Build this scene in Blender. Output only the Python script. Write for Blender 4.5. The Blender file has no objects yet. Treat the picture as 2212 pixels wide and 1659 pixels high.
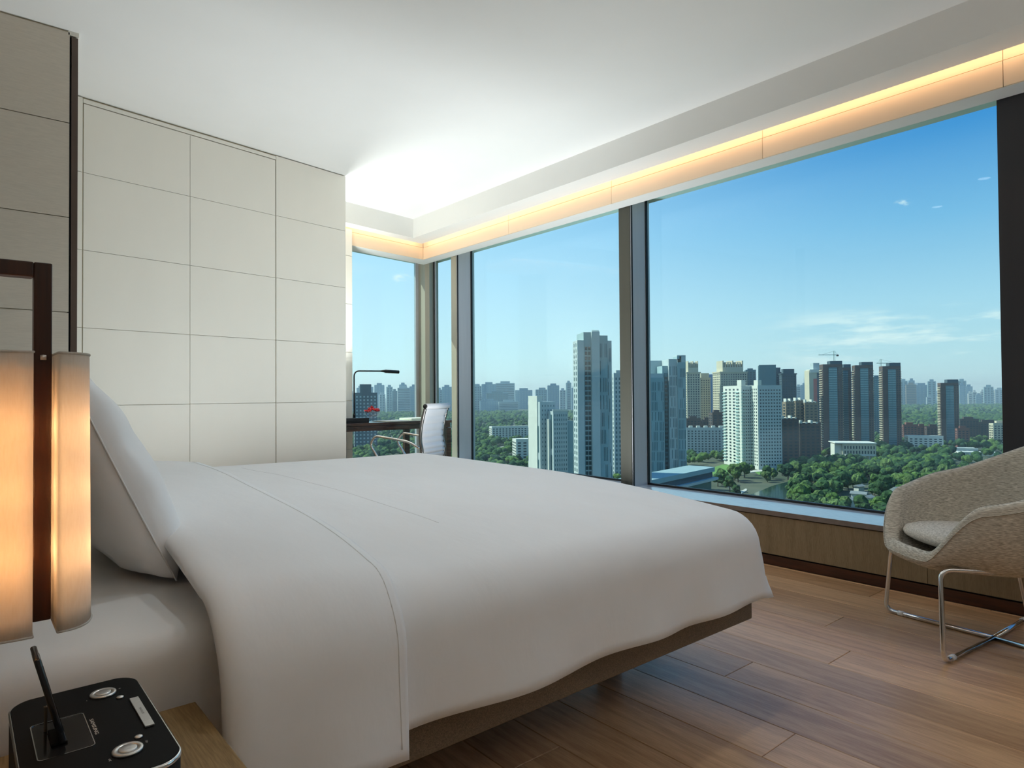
import bpy, bmesh, math, random
from mathutils import Vector, Matrix, noise

random.seed(11)
scene = bpy.context.scene
COL = scene.collection

# ------------------------------------------------------------------ camera
CAM_Z = 1.05
FPX, YAW, PITCH, ROLL = 1420.773, 40.108, 0.9278, -0.3889
def cam_axes():
    y, p, r = map(math.radians, (YAW, PITCH, ROLL))
    F = Vector((math.sin(y) * math.cos(p), math.cos(y) * math.cos(p), math.sin(p)))
    R0 = Vector((math.cos(y), -math.sin(y), 0)); U0 = R0.cross(F)
    R = R0 * math.cos(r) + U0 * math.sin(r)
    U = -R0 * math.sin(r) + U0 * math.cos(r)
    return F, R, U
FW, RT, UP = cam_axes()
cam_data = bpy.data.cameras.new('camera')
cam = bpy.data.objects.new('camera', cam_data); COL.objects.link(cam)
cam_data.sensor_width = 36.0; cam_data.sensor_fit = 'HORIZONTAL'
cam_data.lens = FPX / 2212 * 36.0
cam_data.clip_start = 0.02; cam_data.clip_end = 30000
cam.matrix_world = Matrix(((RT.x, UP.x, -FW.x, 0), (RT.y, UP.y, -FW.y, 0), (RT.z, UP.z, -FW.z, CAM_Z), (0, 0, 0, 1)))
scene.camera = cam

# ------------------------------------------------------------------ exposure, sky, sun
scene.view_settings.view_transform = 'Standard'
scene.view_settings.look = 'None'
scene.view_settings.gamma = 1.0
scene.view_settings.use_curve_mapping = False
scene.view_settings.exposure = 0.0
scene.cycles.max_bounces = 10
scene.cycles.diffuse_bounces = 5
scene.cycles.adaptive_threshold = 0.02
scene.cycles.transparent_max_bounces = 24
scene.cycles.caustics_reflective = False
scene.cycles.caustics_refractive = False
scene.cycles.sample_clamp_indirect = 8.0

SUN_BEAR, SUN_ELEV = math.radians(-30), math.radians(46)
SUN_DIR = Vector((math.sin(SUN_BEAR) * math.cos(SUN_ELEV), math.cos(SUN_BEAR) * math.cos(SUN_ELEV), math.sin(SUN_ELEV)))
sun_d = bpy.data.lights.new('sun', 'SUN'); sun_d.energy = 6.0; sun_d.angle = 0.012; sun_d.color = (1.0, 0.95, 0.86)
sun = bpy.data.objects.new('sun', sun_d); COL.objects.link(sun)
sun.rotation_euler = SUN_DIR.to_track_quat('Z', 'Y').to_euler()

world = bpy.data.worlds.new('sky'); scene.world = world
world.use_nodes = True
def build_sky():
    nt = world.node_tree; N = nt.nodes; L = nt.links; N.clear()
    out = N.new('ShaderNodeOutputWorld'); bg = N.new('ShaderNodeBackground'); L.new(bg.outputs[0], out.inputs[0])
    tc = N.new('ShaderNodeTexCoord'); sep = N.new('ShaderNodeSeparateXYZ'); L.new(tc.outputs['Generated'], sep.inputs[0])
    def ramp(stops):
        r = N.new('ShaderNodeValToRGB'); e = r.color_ramp.elements
        while len(e) < len(stops): e.new(0.5)
        for el, (p, c) in zip(e, stops): el.position = p; el.color = (*c, 1)
        return r
    # away from the sun: deep blue aloft, pale at the horizon; nearer the sun: paler and brighter
    far = ramp([(0.0, (0.66, 0.78, 0.82)), (0.05, (0.57, 0.74, 0.82)), (0.12, (0.44, 0.66, 0.83)), (0.22, (0.22, 0.48, 0.76)), (0.34, (0.045, 0.26, 0.63)), (1.0, (0.025, 0.14, 0.42))])
    near = ramp([(0.0, (0.80, 0.94, 0.96)), (0.06, (0.72, 0.90, 0.98)), (0.14, (0.63, 0.82, 0.99)), (0.24, (0.50, 0.74, 0.99)), (0.42, (0.36, 0.61, 0.95)), (1.0, (0.16, 0.34, 0.68))])
    L.new(sep.outputs[2], far.inputs[0]); L.new(sep.outputs[2], near.inputs[0])
    dot = N.new('ShaderNodeVectorMath'); dot.operation = 'DOT_PRODUCT'; L.new(tc.outputs['Generated'], dot.inputs[0])
    dot.inputs[1].default_value = (math.sin(SUN_BEAR), math.cos(SUN_BEAR), 0)
    mr = N.new('ShaderNodeMapRange'); mr.interpolation_type = 'SMOOTHSTEP'; L.new(dot.outputs['Value'], mr.inputs[0])
    mr.inputs[1].default_value = -0.25; mr.inputs[2].default_value = 0.60
    mx = N.new('ShaderNodeMix'); mx.data_type = 'RGBA'; L.new(mr.outputs[0], mx.inputs[0]); L.new(far.outputs[0], mx.inputs[6]); L.new(near.outputs[0], mx.inputs[7])
    # clouds: low streaky bank plus small puffs
    def noise_tex(scale, detail, vec_scale):
        mp = N.new('ShaderNodeMapping'); mp.inputs['Scale'].default_value = vec_scale; L.new(tc.outputs['Generated'], mp.inputs[0])
        n = N.new('ShaderNodeTexNoise'); n.inputs['Scale'].default_value = scale; n.inputs['Detail'].default_value = detail; n.inputs['Roughness'].default_value = 0.6
        L.new(mp.outputs[0], n.inputs[0]); return n
    def mrange(sock, a, b, c=0., d=1., smooth=True):
        m = N.new('ShaderNodeMapRange'); m.interpolation_type = 'SMOOTHSTEP' if smooth else 'LINEAR'
        L.new(sock, m.inputs[0]); m.inputs[1].default_value = a; m.inputs[2].default_value = b; m.inputs[3].default_value = c; m.inputs[4].default_value = d; return m
    def mul(a, b):
        m = N.new('ShaderNodeMath'); m.operation = 'MULTIPLY'; L.new(a, m.inputs[0]); L.new(b, m.inputs[1]); return m
    n1 = noise_tex(5.0, 8, (1.6, 1.6, 9.0))
    c1 = mrange(n1.outputs[0], 0.46, 0.66)
    lo = mrange(sep.outputs[2], 0.02, 0.05); hi = mrange(sep.outputs[2], 0.125, 0.085)
    rightward = mrange(sep.outputs[1], 0.52, 0.38)
    bank = mul(mul(mul(c1.outputs[0], lo.outputs[0]).outputs[0], hi.outputs[0]).outputs[0], rightward.outputs[0])
    total = bank
    n2 = noise_tex(26.0, 6, (1, 1, 2.0))
    for (px, py, rad) in [(868, 601, 0.017), (1090, 574, 0.014), (1950, 438, 0.012), (2145, 585, 0.016)]:
        d = (FW + RT * ((px - 1106) / FPX) + UP * ((829.5 - py) / FPX)).normalized()
        sub = N.new('ShaderNodeVectorMath'); sub.operation = 'SUBTRACT'; L.new(tc.outputs['Generated'], sub.inputs[0]); sub.inputs[1].default_value = d
        sc = N.new('ShaderNodeVectorMath'); sc.operation = 'MULTIPLY'; L.new(sub.outputs[0], sc.inputs[0]); sc.inputs[1].default_value = (1, 1, 2.0)
        ln = N.new('ShaderNodeVectorMath'); ln.operation = 'LENGTH'; L.new(sc.outputs[0], ln.inputs[0])
        m = mrange(ln.outputs['Value'], rad, rad * 0.35)
        nn = mrange(n2.outputs[0], 0.42, 0.60) if py == 601 else mrange(n2.outputs[0], 0.56, 0.75)
        pf = mul(m.outputs[0], nn.outputs[0])
        ad = N.new('ShaderNodeMath'); ad.operation = 'MAXIMUM'; L.new(total.outputs[0], ad.inputs[0]); L.new(pf.outputs[0], ad.inputs[1]); total = ad
    cm = N.new('ShaderNodeMix'); cm.data_type = 'RGBA'; L.new(total.outputs[0], cm.inputs[0]); L.new(mx.outputs[2], cm.inputs[6]); cm.inputs[7].default_value = (0.86, 0.90, 0.92, 1)
    L.new(cm.outputs[2], bg.inputs[0]); bg.inputs[1].default_value = 1.2
build_sky()

# ------------------------------------------------------------------ helpers
def srgb(r, g, b):
    f = lambda c: (c / 255 / 12.92) if c <= 10 else ((c / 255 + 0.055) / 1.055) ** 2.4
    return (f(r), f(g), f(b))

def new_mat(name):
    m = bpy.data.materials.new(name); m.use_nodes = True
    return m, m.node_tree.nodes, m.node_tree.links, m.node_tree.nodes['Principled BSDF']

def pm(name, col, rough=0.5, metal=0.0, var=0.06, scale=12.0, stretch=(1, 1, 1), bump=0.0, bscale=None, spec=0.5, rand=0.0, col2=None, sheen=0.0, coords='Object', thresh=None, emit=None, coat=0.0):
    """procedural principled material: base colour modulated by noise, optional bump and per-object variation"""
    m, N, L, B = new_mat(name)
    tc = N.new('ShaderNodeTexCoord'); mp = N.new('ShaderNodeMapping'); mp.inputs['Scale'].default_value = stretch
    L.new(tc.outputs[coords], mp.inputs[0])
    oi = N.new('ShaderNodeObjectInfo')
    if rand:
        ofs = N.new('ShaderNodeVectorMath'); ofs.operation = 'SCALE'; ofs.inputs[0].default_value = (37.1, 17.3, 53.7); L.new(oi.outputs['Random'], ofs.inputs['Scale'])
        L.new(ofs.outputs[0], mp.inputs['Location'])
    nz = N.new('ShaderNodeTexNoise'); nz.inputs['Scale'].default_value = scale; nz.inputs['Detail'].default_value = 5
    L.new(mp.outputs[0], nz.inputs[0])
    rp = N.new('ShaderNodeValToRGB'); a, b = rp.color_ramp.elements
    lo, hi = thresh or (0.3, 0.7)
    a.position, b.position = lo, hi
    c2 = col2 or tuple(min(1, c * (1 + var)) for c in col); c1 = col if col2 else tuple(c * (1 - var) for c in col)
    a.color = (*c1, 1); b.color = (*c2, 1)
    L.new(nz.outputs[0], rp.inputs[0])
    src = rp.outputs[0]
    if rand:
        hs = N.new('ShaderNodeHueSaturation'); mr = N.new('ShaderNodeMapRange'); L.new(oi.outputs['Random'], mr.inputs[0]); mr.inputs[3].default_value = 1 - rand; mr.inputs[4].default_value = 1 + rand
        L.new(src, hs.inputs['Color']); L.new(mr.outputs[0], hs.inputs['Value']); src = hs.outputs[0]
    L.new(src, B.inputs['Base Color'])
    B.inputs['Roughness'].default_value = rough; B.inputs['Metallic'].default_value = metal
    B.inputs['Specular IOR Level'].default_value = spec
    if sheen: B.inputs['Sheen Weight'].default_value = sheen
    if coat: B.inputs['Coat Weight'].default_value = coat; B.inputs['Coat Roughness'].default_value = 0.08
    if emit: B.inputs['Emission Color'].default_value = (*emit[0], 1); B.inputs['Emission Strength'].default_value = emit[1]
    if bump:
        n2 = N.new('ShaderNodeTexNoise'); n2.inputs['Scale'].default_value = bscale or scale * 4; n2.inputs['Detail'].default_value = 4
        L.new(mp.outputs[0], n2.inputs[0]); bp = N.new('ShaderNodeBump'); bp.inputs['Strength'].default_value = bump; bp.inputs['Distance'].default_value = 0.01
        L.new(n2.outputs[0], bp.inputs['Height']); L.new(bp.outputs[0], B.inputs['Normal'])
    return m

def wood(name, dark, light, grain_axis='Y', scale=3.0, rough=0.35, rand=0.0, fine=1.0, contrast=(0.32, 0.70), spec=0.5):
    """wood: noise stretched along the grain, cathedral figure from a distorted wave, fine pores"""
    m, N, L, B = new_mat(name)
    tc = N.new('ShaderNodeTexCoord'); oi = N.new('ShaderNodeObjectInfo')
    st = {'Y': (7, 0.55, 7), 'X': (0.55, 7, 7), 'Z': (7, 7, 0.55)}[grain_axis]
    mp = N.new('ShaderNodeMapping'); mp.inputs['Scale'].default_value = tuple(s * scale / 3 for s in st)
    L.new(tc.outputs['Object'], mp.inputs[0])
    if rand:
        ofs = N.new('ShaderNodeVectorMath'); ofs.operation = 'SCALE'; ofs.inputs[0].default_value = (31.7, 47.3, 13.9); L.new(oi.outputs['Random'], ofs.inputs['Scale']); L.new(ofs.outputs[0], mp.inputs['Location'])
    n1 = N.new('ShaderNodeTexNoise'); n1.inputs['Scale'].default_value = 1.6; n1.inputs['Detail'].default_value = 3; L.new(mp.outputs[0], n1.inputs[0])
    mulv = N.new('ShaderNodeMath'); mulv.operation = 'MULTIPLY'; L.new(n1.outputs[0], mulv.inputs[0]); mulv.inputs[1].default_value = 42.0
    sn = N.new('ShaderNodeMath'); sn.operation = 'SINE'; L.new(mulv.outputs[0], sn.inputs[0])
    rings = N.new('ShaderNodeMapRange'); L.new(sn.outputs[0], rings.inputs[0]); rings.inputs[1].default_value = -1; rings.inputs[2].default_value = 1; rings.inputs[3].default_value = 0; rings.inputs[4].default_value = 1
    mp2 = N.new('ShaderNodeMapping'); mp2.inputs['Scale'].default_value = tuple(s * 11 * fine for s in st); L.new(tc.outputs['Object'], mp2.inputs[0])
    n2 = N.new('ShaderNodeTexNoise'); n2.inputs['Scale'].default_value = 2.2; n2.inputs['Detail'].default_value = 4; L.new(mp2.outputs[0], n2.inputs[0])
    n3 = N.new('ShaderNodeTexNoise'); n3.inputs['Scale'].default_value = 0.7; n3.inputs['Detail'].default_value = 2; L.new(mp.outputs[0], n3.inputs[0])
    def mad(a, k, b=None):
        q = N.new('ShaderNodeMath'); q.operation = 'MULTIPLY_ADD'; L.new(a, q.inputs[0]); q.inputs[1].default_value = k
        if b is None: q.inputs[2].default_value = 0
        else: L.new(b, q.inputs[2])
        return q.outputs[0]
    v = mad(rings.outputs[0], 0.13, mad(n2.outputs[0], 0.40, mad(n3.outputs[0], 0.47)))
    rp = N.new('ShaderNodeValToRGB'); a, b = rp.color_ramp.elements; a.position, b.position = contrast; a.color = (*dark, 1); b.color = (*light, 1); L.new(v, rp.inputs[0])
    src = rp.outputs[0]
    if rand:
        hs = N.new('ShaderNodeHueSaturation'); mr = N.new('ShaderNodeMapRange'); L.new(oi.outputs['Random'], mr.inputs[0]); mr.inputs[3].default_value = 1 - rand; mr.inputs[4].default_value = 1 + rand
        L.new(src, hs.inputs['Color']); L.new(mr.outputs[0], hs.inputs['Value']); src = hs.outputs[0]
    L.new(src, B.inputs['Base Color']); B.inputs['Roughness'].default_value = rough; B.inputs['Specular IOR Level'].default_value = spec
    bp = N.new('ShaderNodeBump'); bp.inputs['Strength'].default_value = 0.12; bp.inputs['Distance'].default_value = 0.003; L.new(n2.outputs[0], bp.inputs['Height']); L.new(bp.outputs[0], B.inputs['Normal'])
    return m

def weave(name, c1, c2, scale=260, stretch=(1, 1, 1), rough=0.9, bump=0.25):
    """woven cloth: crossed fine threads with flecks"""
    m, N, L, B = new_mat(name)
    tc = N.new('ShaderNodeTexCoord'); mp = N.new('ShaderNodeMapping'); mp.inputs['Scale'].default_value = stretch; L.new(tc.outputs['Object'], mp.inputs[0])
    n = N.new('ShaderNodeTexNoise'); n.inputs['Scale'].default_value = scale; n.inputs['Detail'].default_value = 3; L.new(mp.outputs[0], n.inputs[0])
    rp = N.new('ShaderNodeValToRGB'); a, b = rp.color_ramp.elements; a.position = 0.36; b.position = 0.66; a.color = (*c1, 1); b.color = (*c2, 1); L.new(n.outputs[0], rp.inputs[0])
    L.new(rp.outputs[0], B.inputs['Base Color']); B.inputs['Roughness'].default_value = rough; B.inputs['Specular IOR Level'].default_value = 0.2
    bp = N.new('ShaderNodeBump'); bp.inputs['Strength'].default_value = bump; bp.inputs['Distance'].default_value = 0.004; L.new(n.outputs[0], bp.inputs['Height']); L.new(bp.outputs[0], B.inputs['Normal'])
    return m

def glass_mat(name, tint, refl=1.0):
    """thin pane: see-through with tint, mirror reflection by Fresnel"""
    m, N, L, B = new_mat(name); N.remove(B)
    out = [n for n in N if n.type == 'OUTPUT_MATERIAL'][0]
    tr = N.new('ShaderNodeBsdfTransparent'); tr.inputs[0].default_value = (*tint, 1)
    gl = N.new('ShaderNodeBsdfGlossy'); gl.inputs['Roughness'].default_value = 0.0
    # Schlick reflectance from the angle to the surface, the same for both faces of the pane
    ge = N.new('ShaderNodeNewGeometry'); dp = N.new('ShaderNodeVectorMath'); dp.operation = 'DOT_PRODUCT'; L.new(ge.outputs['Incoming'], dp.inputs[0]); L.new(ge.outputs['Normal'], dp.inputs[1])
    ab = N.new('ShaderNodeMath'); ab.operation = 'ABSOLUTE'; L.new(dp.outputs['Value'], ab.inputs[0])
    om = N.new('ShaderNodeMath'); om.operation = 'SUBTRACT'; om.inputs[0].default_value = 1.0; L.new(ab.outputs[0], om.inputs[1])
    pw = N.new('ShaderNodeMath'); pw.operation = 'POWER'; L.new(om.outputs[0], pw.inputs[0]); pw.inputs[1].default_value = 5.0
    mu = N.new('ShaderNodeMath'); mu.operation = 'MULTIPLY_ADD'; L.new(pw.outputs[0], mu.inputs[0]); mu.inputs[1].default_value = 0.5 * refl; mu.inputs[2].default_value = 0.022 * refl
    mx = N.new('ShaderNodeMixShader'); L.new(mu.outputs[0], mx.inputs[0]); L.new(tr.outputs[0], mx.inputs[1]); L.new(gl.outputs[0], mx.inputs[2]); L.new(mx.outputs[0], out.inputs[0])
    return m

def emit_mat(name, col, strength):
    m, N, L, B = new_mat(name); N.remove(B)
    out = [n for n in N if n.type == 'OUTPUT_MATERIAL'][0]
    e = N.new('ShaderNodeEmission'); e.inputs[0].default_value = (*col, 1); e.inputs[1].default_value = strength; L.new(e.outputs[0], out.inputs[0])
    return m

class MB:
    """collects geometry and links it as ONE mesh object"""
    def __init__(s): s.v = []; s.f = []; s.m = []; s.mi = 0
    def add(s, vs, fs):
        o = len(s.v); s.v.extend([tuple(v) for v in vs]); s.f.extend([tuple(i + o for i in f) for f in fs]); s.m.extend([s.mi] * len(fs)); return s
    def box(s, x0, x1, y0, y1, z0, z1, M=None):
        vs = [Vector((x, y, z)) for z in (z0, z1) for y in (y0, y1) for x in (x0, x1)]
        if M is not None: vs = [M @ v for v in vs]
        return s.add(vs, [(0, 2, 3, 1), (4, 5, 7, 6), (0, 1, 5, 4), (2, 6, 7, 3), (0, 4, 6, 2), (1, 3, 7, 5)])
    def prism(s, poly, z0, z1, M=None):
        n = len(poly)
        area = sum(poly[i][0] * poly[(i + 1) % n][1] - poly[(i + 1) % n][0] * poly[i][1] for i in range(n))
        if area < 0: poly = poly[::-1]
        vs = [Vector((x, y, z0)) for x, y in poly] + [Vector((x, y, z1)) for x, y in poly]
        if M is not None: vs = [M @ v for v in vs]
        return s.add(vs, [tuple(range(n))[::-1], tuple(range(n, 2 * n))] + [(i, (i + 1) % n, n + (i + 1) % n, n + i) for i in range(n)])
    def tube(s, pts, r, seg=10, cap=True, rs=None):
        pts = [Vector(p) for p in pts]; rings = []; up = None
        for i, p in enumerate(pts):
            t = (pts[min(i + 1, len(pts) - 1)] - pts[max(i - 1, 0)]).normalized()
            if up is None:
                up = Vector((0, 0, 1)) if abs(t.z) < 0.9 else Vector((1, 0, 0))
            a = t.cross(up).normalized(); up = a.cross(t).normalized()
            rr = rs[i] if rs else r
            rings.append([p + (a * math.cos(k * 2 * math.pi / seg) + up * math.sin(k * 2 * math.pi / seg)) * rr for k in range(seg)])
        vs = [v for ring in rings for v in ring]; fs = []
        for i in range(len(rings) - 1):
            for k in range(seg):
                a, b = i * seg + k, i * seg + (k + 1) % seg
                fs.append((a, b, b + seg, a + seg))
        if cap: fs.append(tuple(range(seg))[::-1]); fs.append(tuple(range((len(rings) - 1) * seg, len(rings) * seg)))
        return s.add(vs, fs)
    def rings(s, rings, cap0=False, cap1=False, closed=True):
        n = len(rings[0]); vs = [v for r in rings for v in r]; fs = []
        for i in range(len(rings) - 1):
            for k in range(n if closed else n - 1):
                a, b = i * n + k, i * n + (k + 1) % n
                fs.append((a, b, b + n, a + n))
        if cap0: fs.append(tuple(range(n))[::-1])
        if cap1: fs.append(tuple(range((len(rings) - 1) * n, len(rings) * n)))
        return s.add(vs, fs)
    def lathe(s, prof, c=(0, 0, 0), seg=24, M=None, cap0=False, cap1=False):
        rr = []
        for r, z in prof:
            ring = [Vector((c[0] + r * math.cos(2 * math.pi * k / seg), c[1] + r * math.sin(2 * math.pi * k / seg), c[2] + z)) for k in range(seg)]
            rr.append([M @ v for v in ring] if M is not None else ring)
        return s.rings(rr, cap0, cap1)
    def mesh(s, name, mats, smooth=False):
        me = bpy.data.meshes.new(name); me.from_pydata(s.v, [], s.f); me.validate()
        for m in (mats if isinstance(mats, (list, tuple)) else [mats]): me.materials.append(m)
        if len(me.materials) > 1: me.polygons.foreach_set('material_index', s.m[:len(me.polygons)])
        bm = bmesh.new(); bm.from_mesh(me); bmesh.ops.recalc_face_normals(bm, faces=bm.faces); bm.to_mesh(me); bm.free()
        if smooth: me.polygons.foreach_set('use_smooth', [True] * len(me.polygons))
        me.update(); return me
    def build(s, name, mats, parent=None, smooth=False, auto=None):
        return link(name, s.mesh(name, mats, smooth), parent, auto)

def link(name, me, parent=None, auto=None):
    o = bpy.data.objects.new(name, me); COL.objects.link(o)
    if parent is not None: o.parent = parent
    if auto:
        md = o.modifiers.new('bevel', 'BEVEL'); md.width = auto; md.segments = 2; md.limit_method = 'ANGLE'; md.harden_normals = False
    return o

def tag(o, label=None, cat=None, group=None, kind=None):
    if label: o['label'] = label
    if cat: o['category'] = cat
    if group: o['group'] = group
    if kind: o['kind'] = kind
    return o

def empty(name, loc=(0, 0, 0), rz=0.0, label=None, cat=None, group=None):
    o = bpy.data.objects.new(name, None); COL.objects.link(o); o.location = loc; o.rotation_euler = (0, 0, rz); o.empty_display_size = 0.1
    return tag(o, label, cat, group)

def struct(name, mb, mats, parent=None, **k):
    o = mb.build(name, mats, parent, **k)
    if parent is None: o['kind'] = 'structure'
    return o

def rbox(name, mats, size, r, loc, parent=None, seg=3, rot=None):
    bm = bmesh.new(); bmesh.ops.create_cube(bm, size=1.0)
    for v in bm.verts: v.co = Vector((v.co.x * size[0], v.co.y * size[1], v.co.z * size[2]))
    bmesh.ops.bevel(bm, geom=list(bm.edges), offset=r, segments=seg, profile=0.5, affect='EDGES')
    me = bpy.data.meshes.new(name); bm.to_mesh(me); bm.free(); me.materials.append(mats)
    me.polygons.foreach_set('use_smooth', [True] * len(me.polygons))
    o = link(name, me, parent); o.location = loc
    if rot: o.rotation_euler = rot
    return o

def at(px, py, D):
    """world point at depth D along the viewing ray through a photo pixel"""
    return Vector((0, 0, CAM_Z)) + (FW + RT * ((px - 1106) / FPX) + UP * ((829.5 - py) / FPX)) * D
def bearing_point(px, D):
    """ground-plan point whose image column is px, D metres ahead"""
    d = FW + RT * ((px - 1106) / FPX); return Vector((d.x * D, d.y * D))

TAU = 2 * math.pi
RAD = math.radians
def sstep(a, b, x):
    t = max(0.0, min(1.0, (x - a) / (b - a))); return t * t * (3 - 2 * t)

# ------------------------------------------------------------------ materials of the room
M_ceiling = pm('ceiling_paint', (0.82, 0.82, 0.80), 0.9, var=0.01, scale=3)
M_soffit = pm('soffit_paint', (0.80, 0.79, 0.76), 0.85, var=0.01, scale=3)
M_panel = pm('wall_panel_lacquer', (0.79, 0.765, 0.69), 0.45, var=0.015, scale=4, stretch=(1, 1, 0.3))
M_panel_back = pm('panel_groove', (0.70, 0.62, 0.47), 0.8, var=0.05)
M_linen_panel = pm('linen_wall_panel', (0.68, 0.62, 0.53), 0.8, var=0.05, scale=90, stretch=(0.25, 0.25, 3), bump=0.05, bscale=300)
M_black = pm('black_gap', (0.006, 0.006, 0.008), 0.7, var=0.1)
M_browntrim = pm('brown_metal_trim', srgb(92, 78, 70), 0.4, metal=0.4, var=0.06, scale=6)
M_floor = wood('oak_floor', srgb(150, 108, 75), srgb(228, 186, 142), 'Y', 2.3, rough=0.30, rand=0.17, fine=1.2, contrast=(0.22, 0.76))
M_base = wood('baseboard_wood', srgb(48, 26, 16), srgb(84, 46, 28), 'Y', 3, rough=0.4)
M_veneer = wood('lower_wall_veneer', srgb(128, 110, 84), srgb(160, 140, 112), 'Z', 24.0, rough=0.6, fine=3.0, contrast=(0.28, 0.72), spec=0.3)
M_sill = pm('sill_stone', srgb(206, 212, 216), 0.12, var=0.08, scale=30, stretch=(3, 0.6, 1), spec=0.6)
M_silledge_shade = pm('sill_edge_shaded', srgb(130, 118, 112), 0.4, var=0.1, scale=20)  # shadow on the sill's front edge put into a darker stone colour
M_cove = pm('cove_board', (0.80, 0.66, 0.50), 0.5, var=0.02, scale=2, stretch=(1, 0.2, 1))
M_mullion = pm('mullion_aluminium', srgb(188, 190, 194), 0.42, metal=0.15, var=0.03, scale=40, stretch=(1, 1, 0.05))
M_mullion_backlit = pm('mullion_face', srgb(78, 78, 70), 0.5, metal=0.3, var=0.03, scale=40, stretch=(1, 1, 0.05))  # backlit front face: its shade is put into a darker colour
M_gasket = pm('black_gasket', (0.01, 0.01, 0.012), 0.6, var=0.1)
M_glass = glass_mat('window_glass', (0.84, 0.955, 0.945), 0.9)
M_white = pm('white_paint', (0.80, 0.80, 0.78), 0.7, var=0.01)

# key planes (metres)
ZC = 2.853; XB = 3.8075; XG = 4.184; ZS = 0.332
YN = 3.843
FA = math.tan(RAD(9.57)); WA = RAD(10.235)
YBACK = -1.9; XHEAD = -0.62
def far_line(x, y38): return y38 + (x - 3.84) * FA

# ------------------------------------------------------------------ floor: planks are pieces of the floor
floor = struct('floor', MB().box(XHEAD - 0.1, 4.3, YBACK - 0.1, 6.7, -0.12, -0.016), M_base)
plank_cache = {}
def plank_mesh(w, l):
    k = (round(w, 3), round(l, 3))
    if k not in plank_cache:
        g = 0.0010; c = 0.0014; mb = MB()
        x0, x1, y0, y1 = g, w - g, g, l - g
        vs = [(x0, y0, -0.015), (x1, y0, -0.015), (x1, y1, -0.015), (x0, y1, -0.015), (x0, y0, -c), (x1, y0, -c), (x1, y1, -c), (x0, y1, -c), (x0 + c, y0 + c, 0), (x1 - c, y0 + c, 0), (x1 - c, y1 - c, 0), (x0 + c, y1 - c, 0)]
        fs = [(0, 3, 2, 1), (8, 9, 10, 11)]
        for i in range(4):
            j = (i + 1) % 4; fs += [(i, j, 4 + j, 4 + i), (4 + i, 4 + j, 8 + j, 8 + i)]
        mb.add(vs, fs); plank_cache[k] = mb.mesh('plank', M_floor)
    return plank_cache[k]
JOINTS = {1.78: 1.006, 2.18: 1.376, 2.58: 1.176, 2.98: 1.372, 3.58: 1.419, 2.38: 0.2, 1.98: 0.35, 2.78: 0.55, 3.18: 0.62, 3.38: 0.3}
x = 1.78 - 12 * 0.2
while x < 3.80:
    w = min(0.2, 3.803 - x); key = round(x, 2)
    j0 = JOINTS.get(key, random.uniform(0, 1.8)); y = j0 - 1.8 * math.ceil((j0 - YBACK) / 1.8)
    while y < 6.35:
        y0, y1 = max(y, YBACK), min(y + 1.8, 6.35)
        if y1 - y0 > 0.1 and w > 0.01:
            o = link('plank', plank_mesh(w, y1 - y0), floor); o.location = (x, y0, 0)
        y += 1.8
    x = round(x + 0.2, 4)

# ------------------------------------------------------------------ ceiling, soffit, cove
ceiling = struct('ceiling', MB().prism([(XHEAD - 0.1, YBACK - 0.1), (4.3, YBACK - 0.1), (4.3, 6.75), (XHEAD - 0.1, 6.75)], ZC, ZC + 0.12), M_ceiling)
ZO, ZH = 2.659, 2.511
XL = 1.35
soffit = struct('trim_1', MB().prism([(3.553, YBACK), (3.76, YBACK), (3.76, far_line(3.76, 5.95)), (XL, far_line(XL, 5.95)), (XL, far_line(XL, 5.818)), (3.553, far_line(3.553, 5.818))], ZO, ZC), M_soffit)
bulk = struct('trim_2', MB().prism([(3.84, YBACK), (3.98, YBACK), (3.98, far_line(3.98, 6.222)), (XL, far_line(XL, 6.222)), (XL, far_line(XL, 6.03)), (3.84, 6.03)], ZH, ZC), M_white)
tag(bulk, kind='structure')
# warm cove boards on the face of the bulkhead, one object per board
ys = [-1.9, -0.35, 0.871, 2.105, 3.345, 4.58, 6.018]
for a, b in zip(ys[:-1], ys[1:]):
    MB().box(3.828, 3.84, a + 0.0015, b - 0.0015, ZH + 0.001, ZO - 0.022).build('cove_board', M_cove, bulk)
    MB().box(3.830, 3.84, a + 0.0015, b - 0.0015, ZO - 0.019, ZO + 0.06).build('cove_board', M_cove, bulk)
for xa, xb in [(XL, 2.6), (2.6, 3.826)]:
    for z0, z1, d in ((ZH + 0.001, ZO - 0.022, 0.012), (ZO - 0.019, ZO + 0.06, 0.010)):
        MB().prism([(xa + 0.0015, far_line(xa, 6.03)), (xb - 0.0015, far_line(xb, 6.03)), (xb - 0.0015, far_line(xb, 6.03 - d)), (xa + 0.0015, far_line(xa, 6.03 - d))], z0, z1).build('cove_board', M_cove, bulk)
# closing slab over the glass
struct('trim_3', MB().prism([(3.98, YBACK), (4.30, YBACK), (4.30, far_line(4.30, 6.60)), (XL, far_line(XL, 6.60)), (XL, far_line(XL, 6.222)), (3.98, far_line(3.98, 6.222))], 2.60, ZC), M_white)
# led strip inside the cove slot
M_led = emit_mat('warm_led', (1.0, 0.64, 0.36), 13.0)
led = MB().box(3.762, 3.770, YBACK + 0.02, 5.92, ZO + 0.022, ZO + 0.034).build('light_strip', M_led)
tag(led, 'warm light strip hidden in the slot above the long window', 'light strip', 'cove light strips')
xa, xb = XL, 3.75
led2 = MB().prism([(xa, far_line(xa, 5.953)), (xb, far_line(xb, 5.953)), (xb, far_line(xb, 5.961)), (xa, far_line(xa, 5.961))], ZO + 0.022, ZO + 0.034).build('light_strip', M_led)
tag(led2, 'warm light strip hidden in the slot above the far corner window', 'light strip', 'cove light strips')

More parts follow.
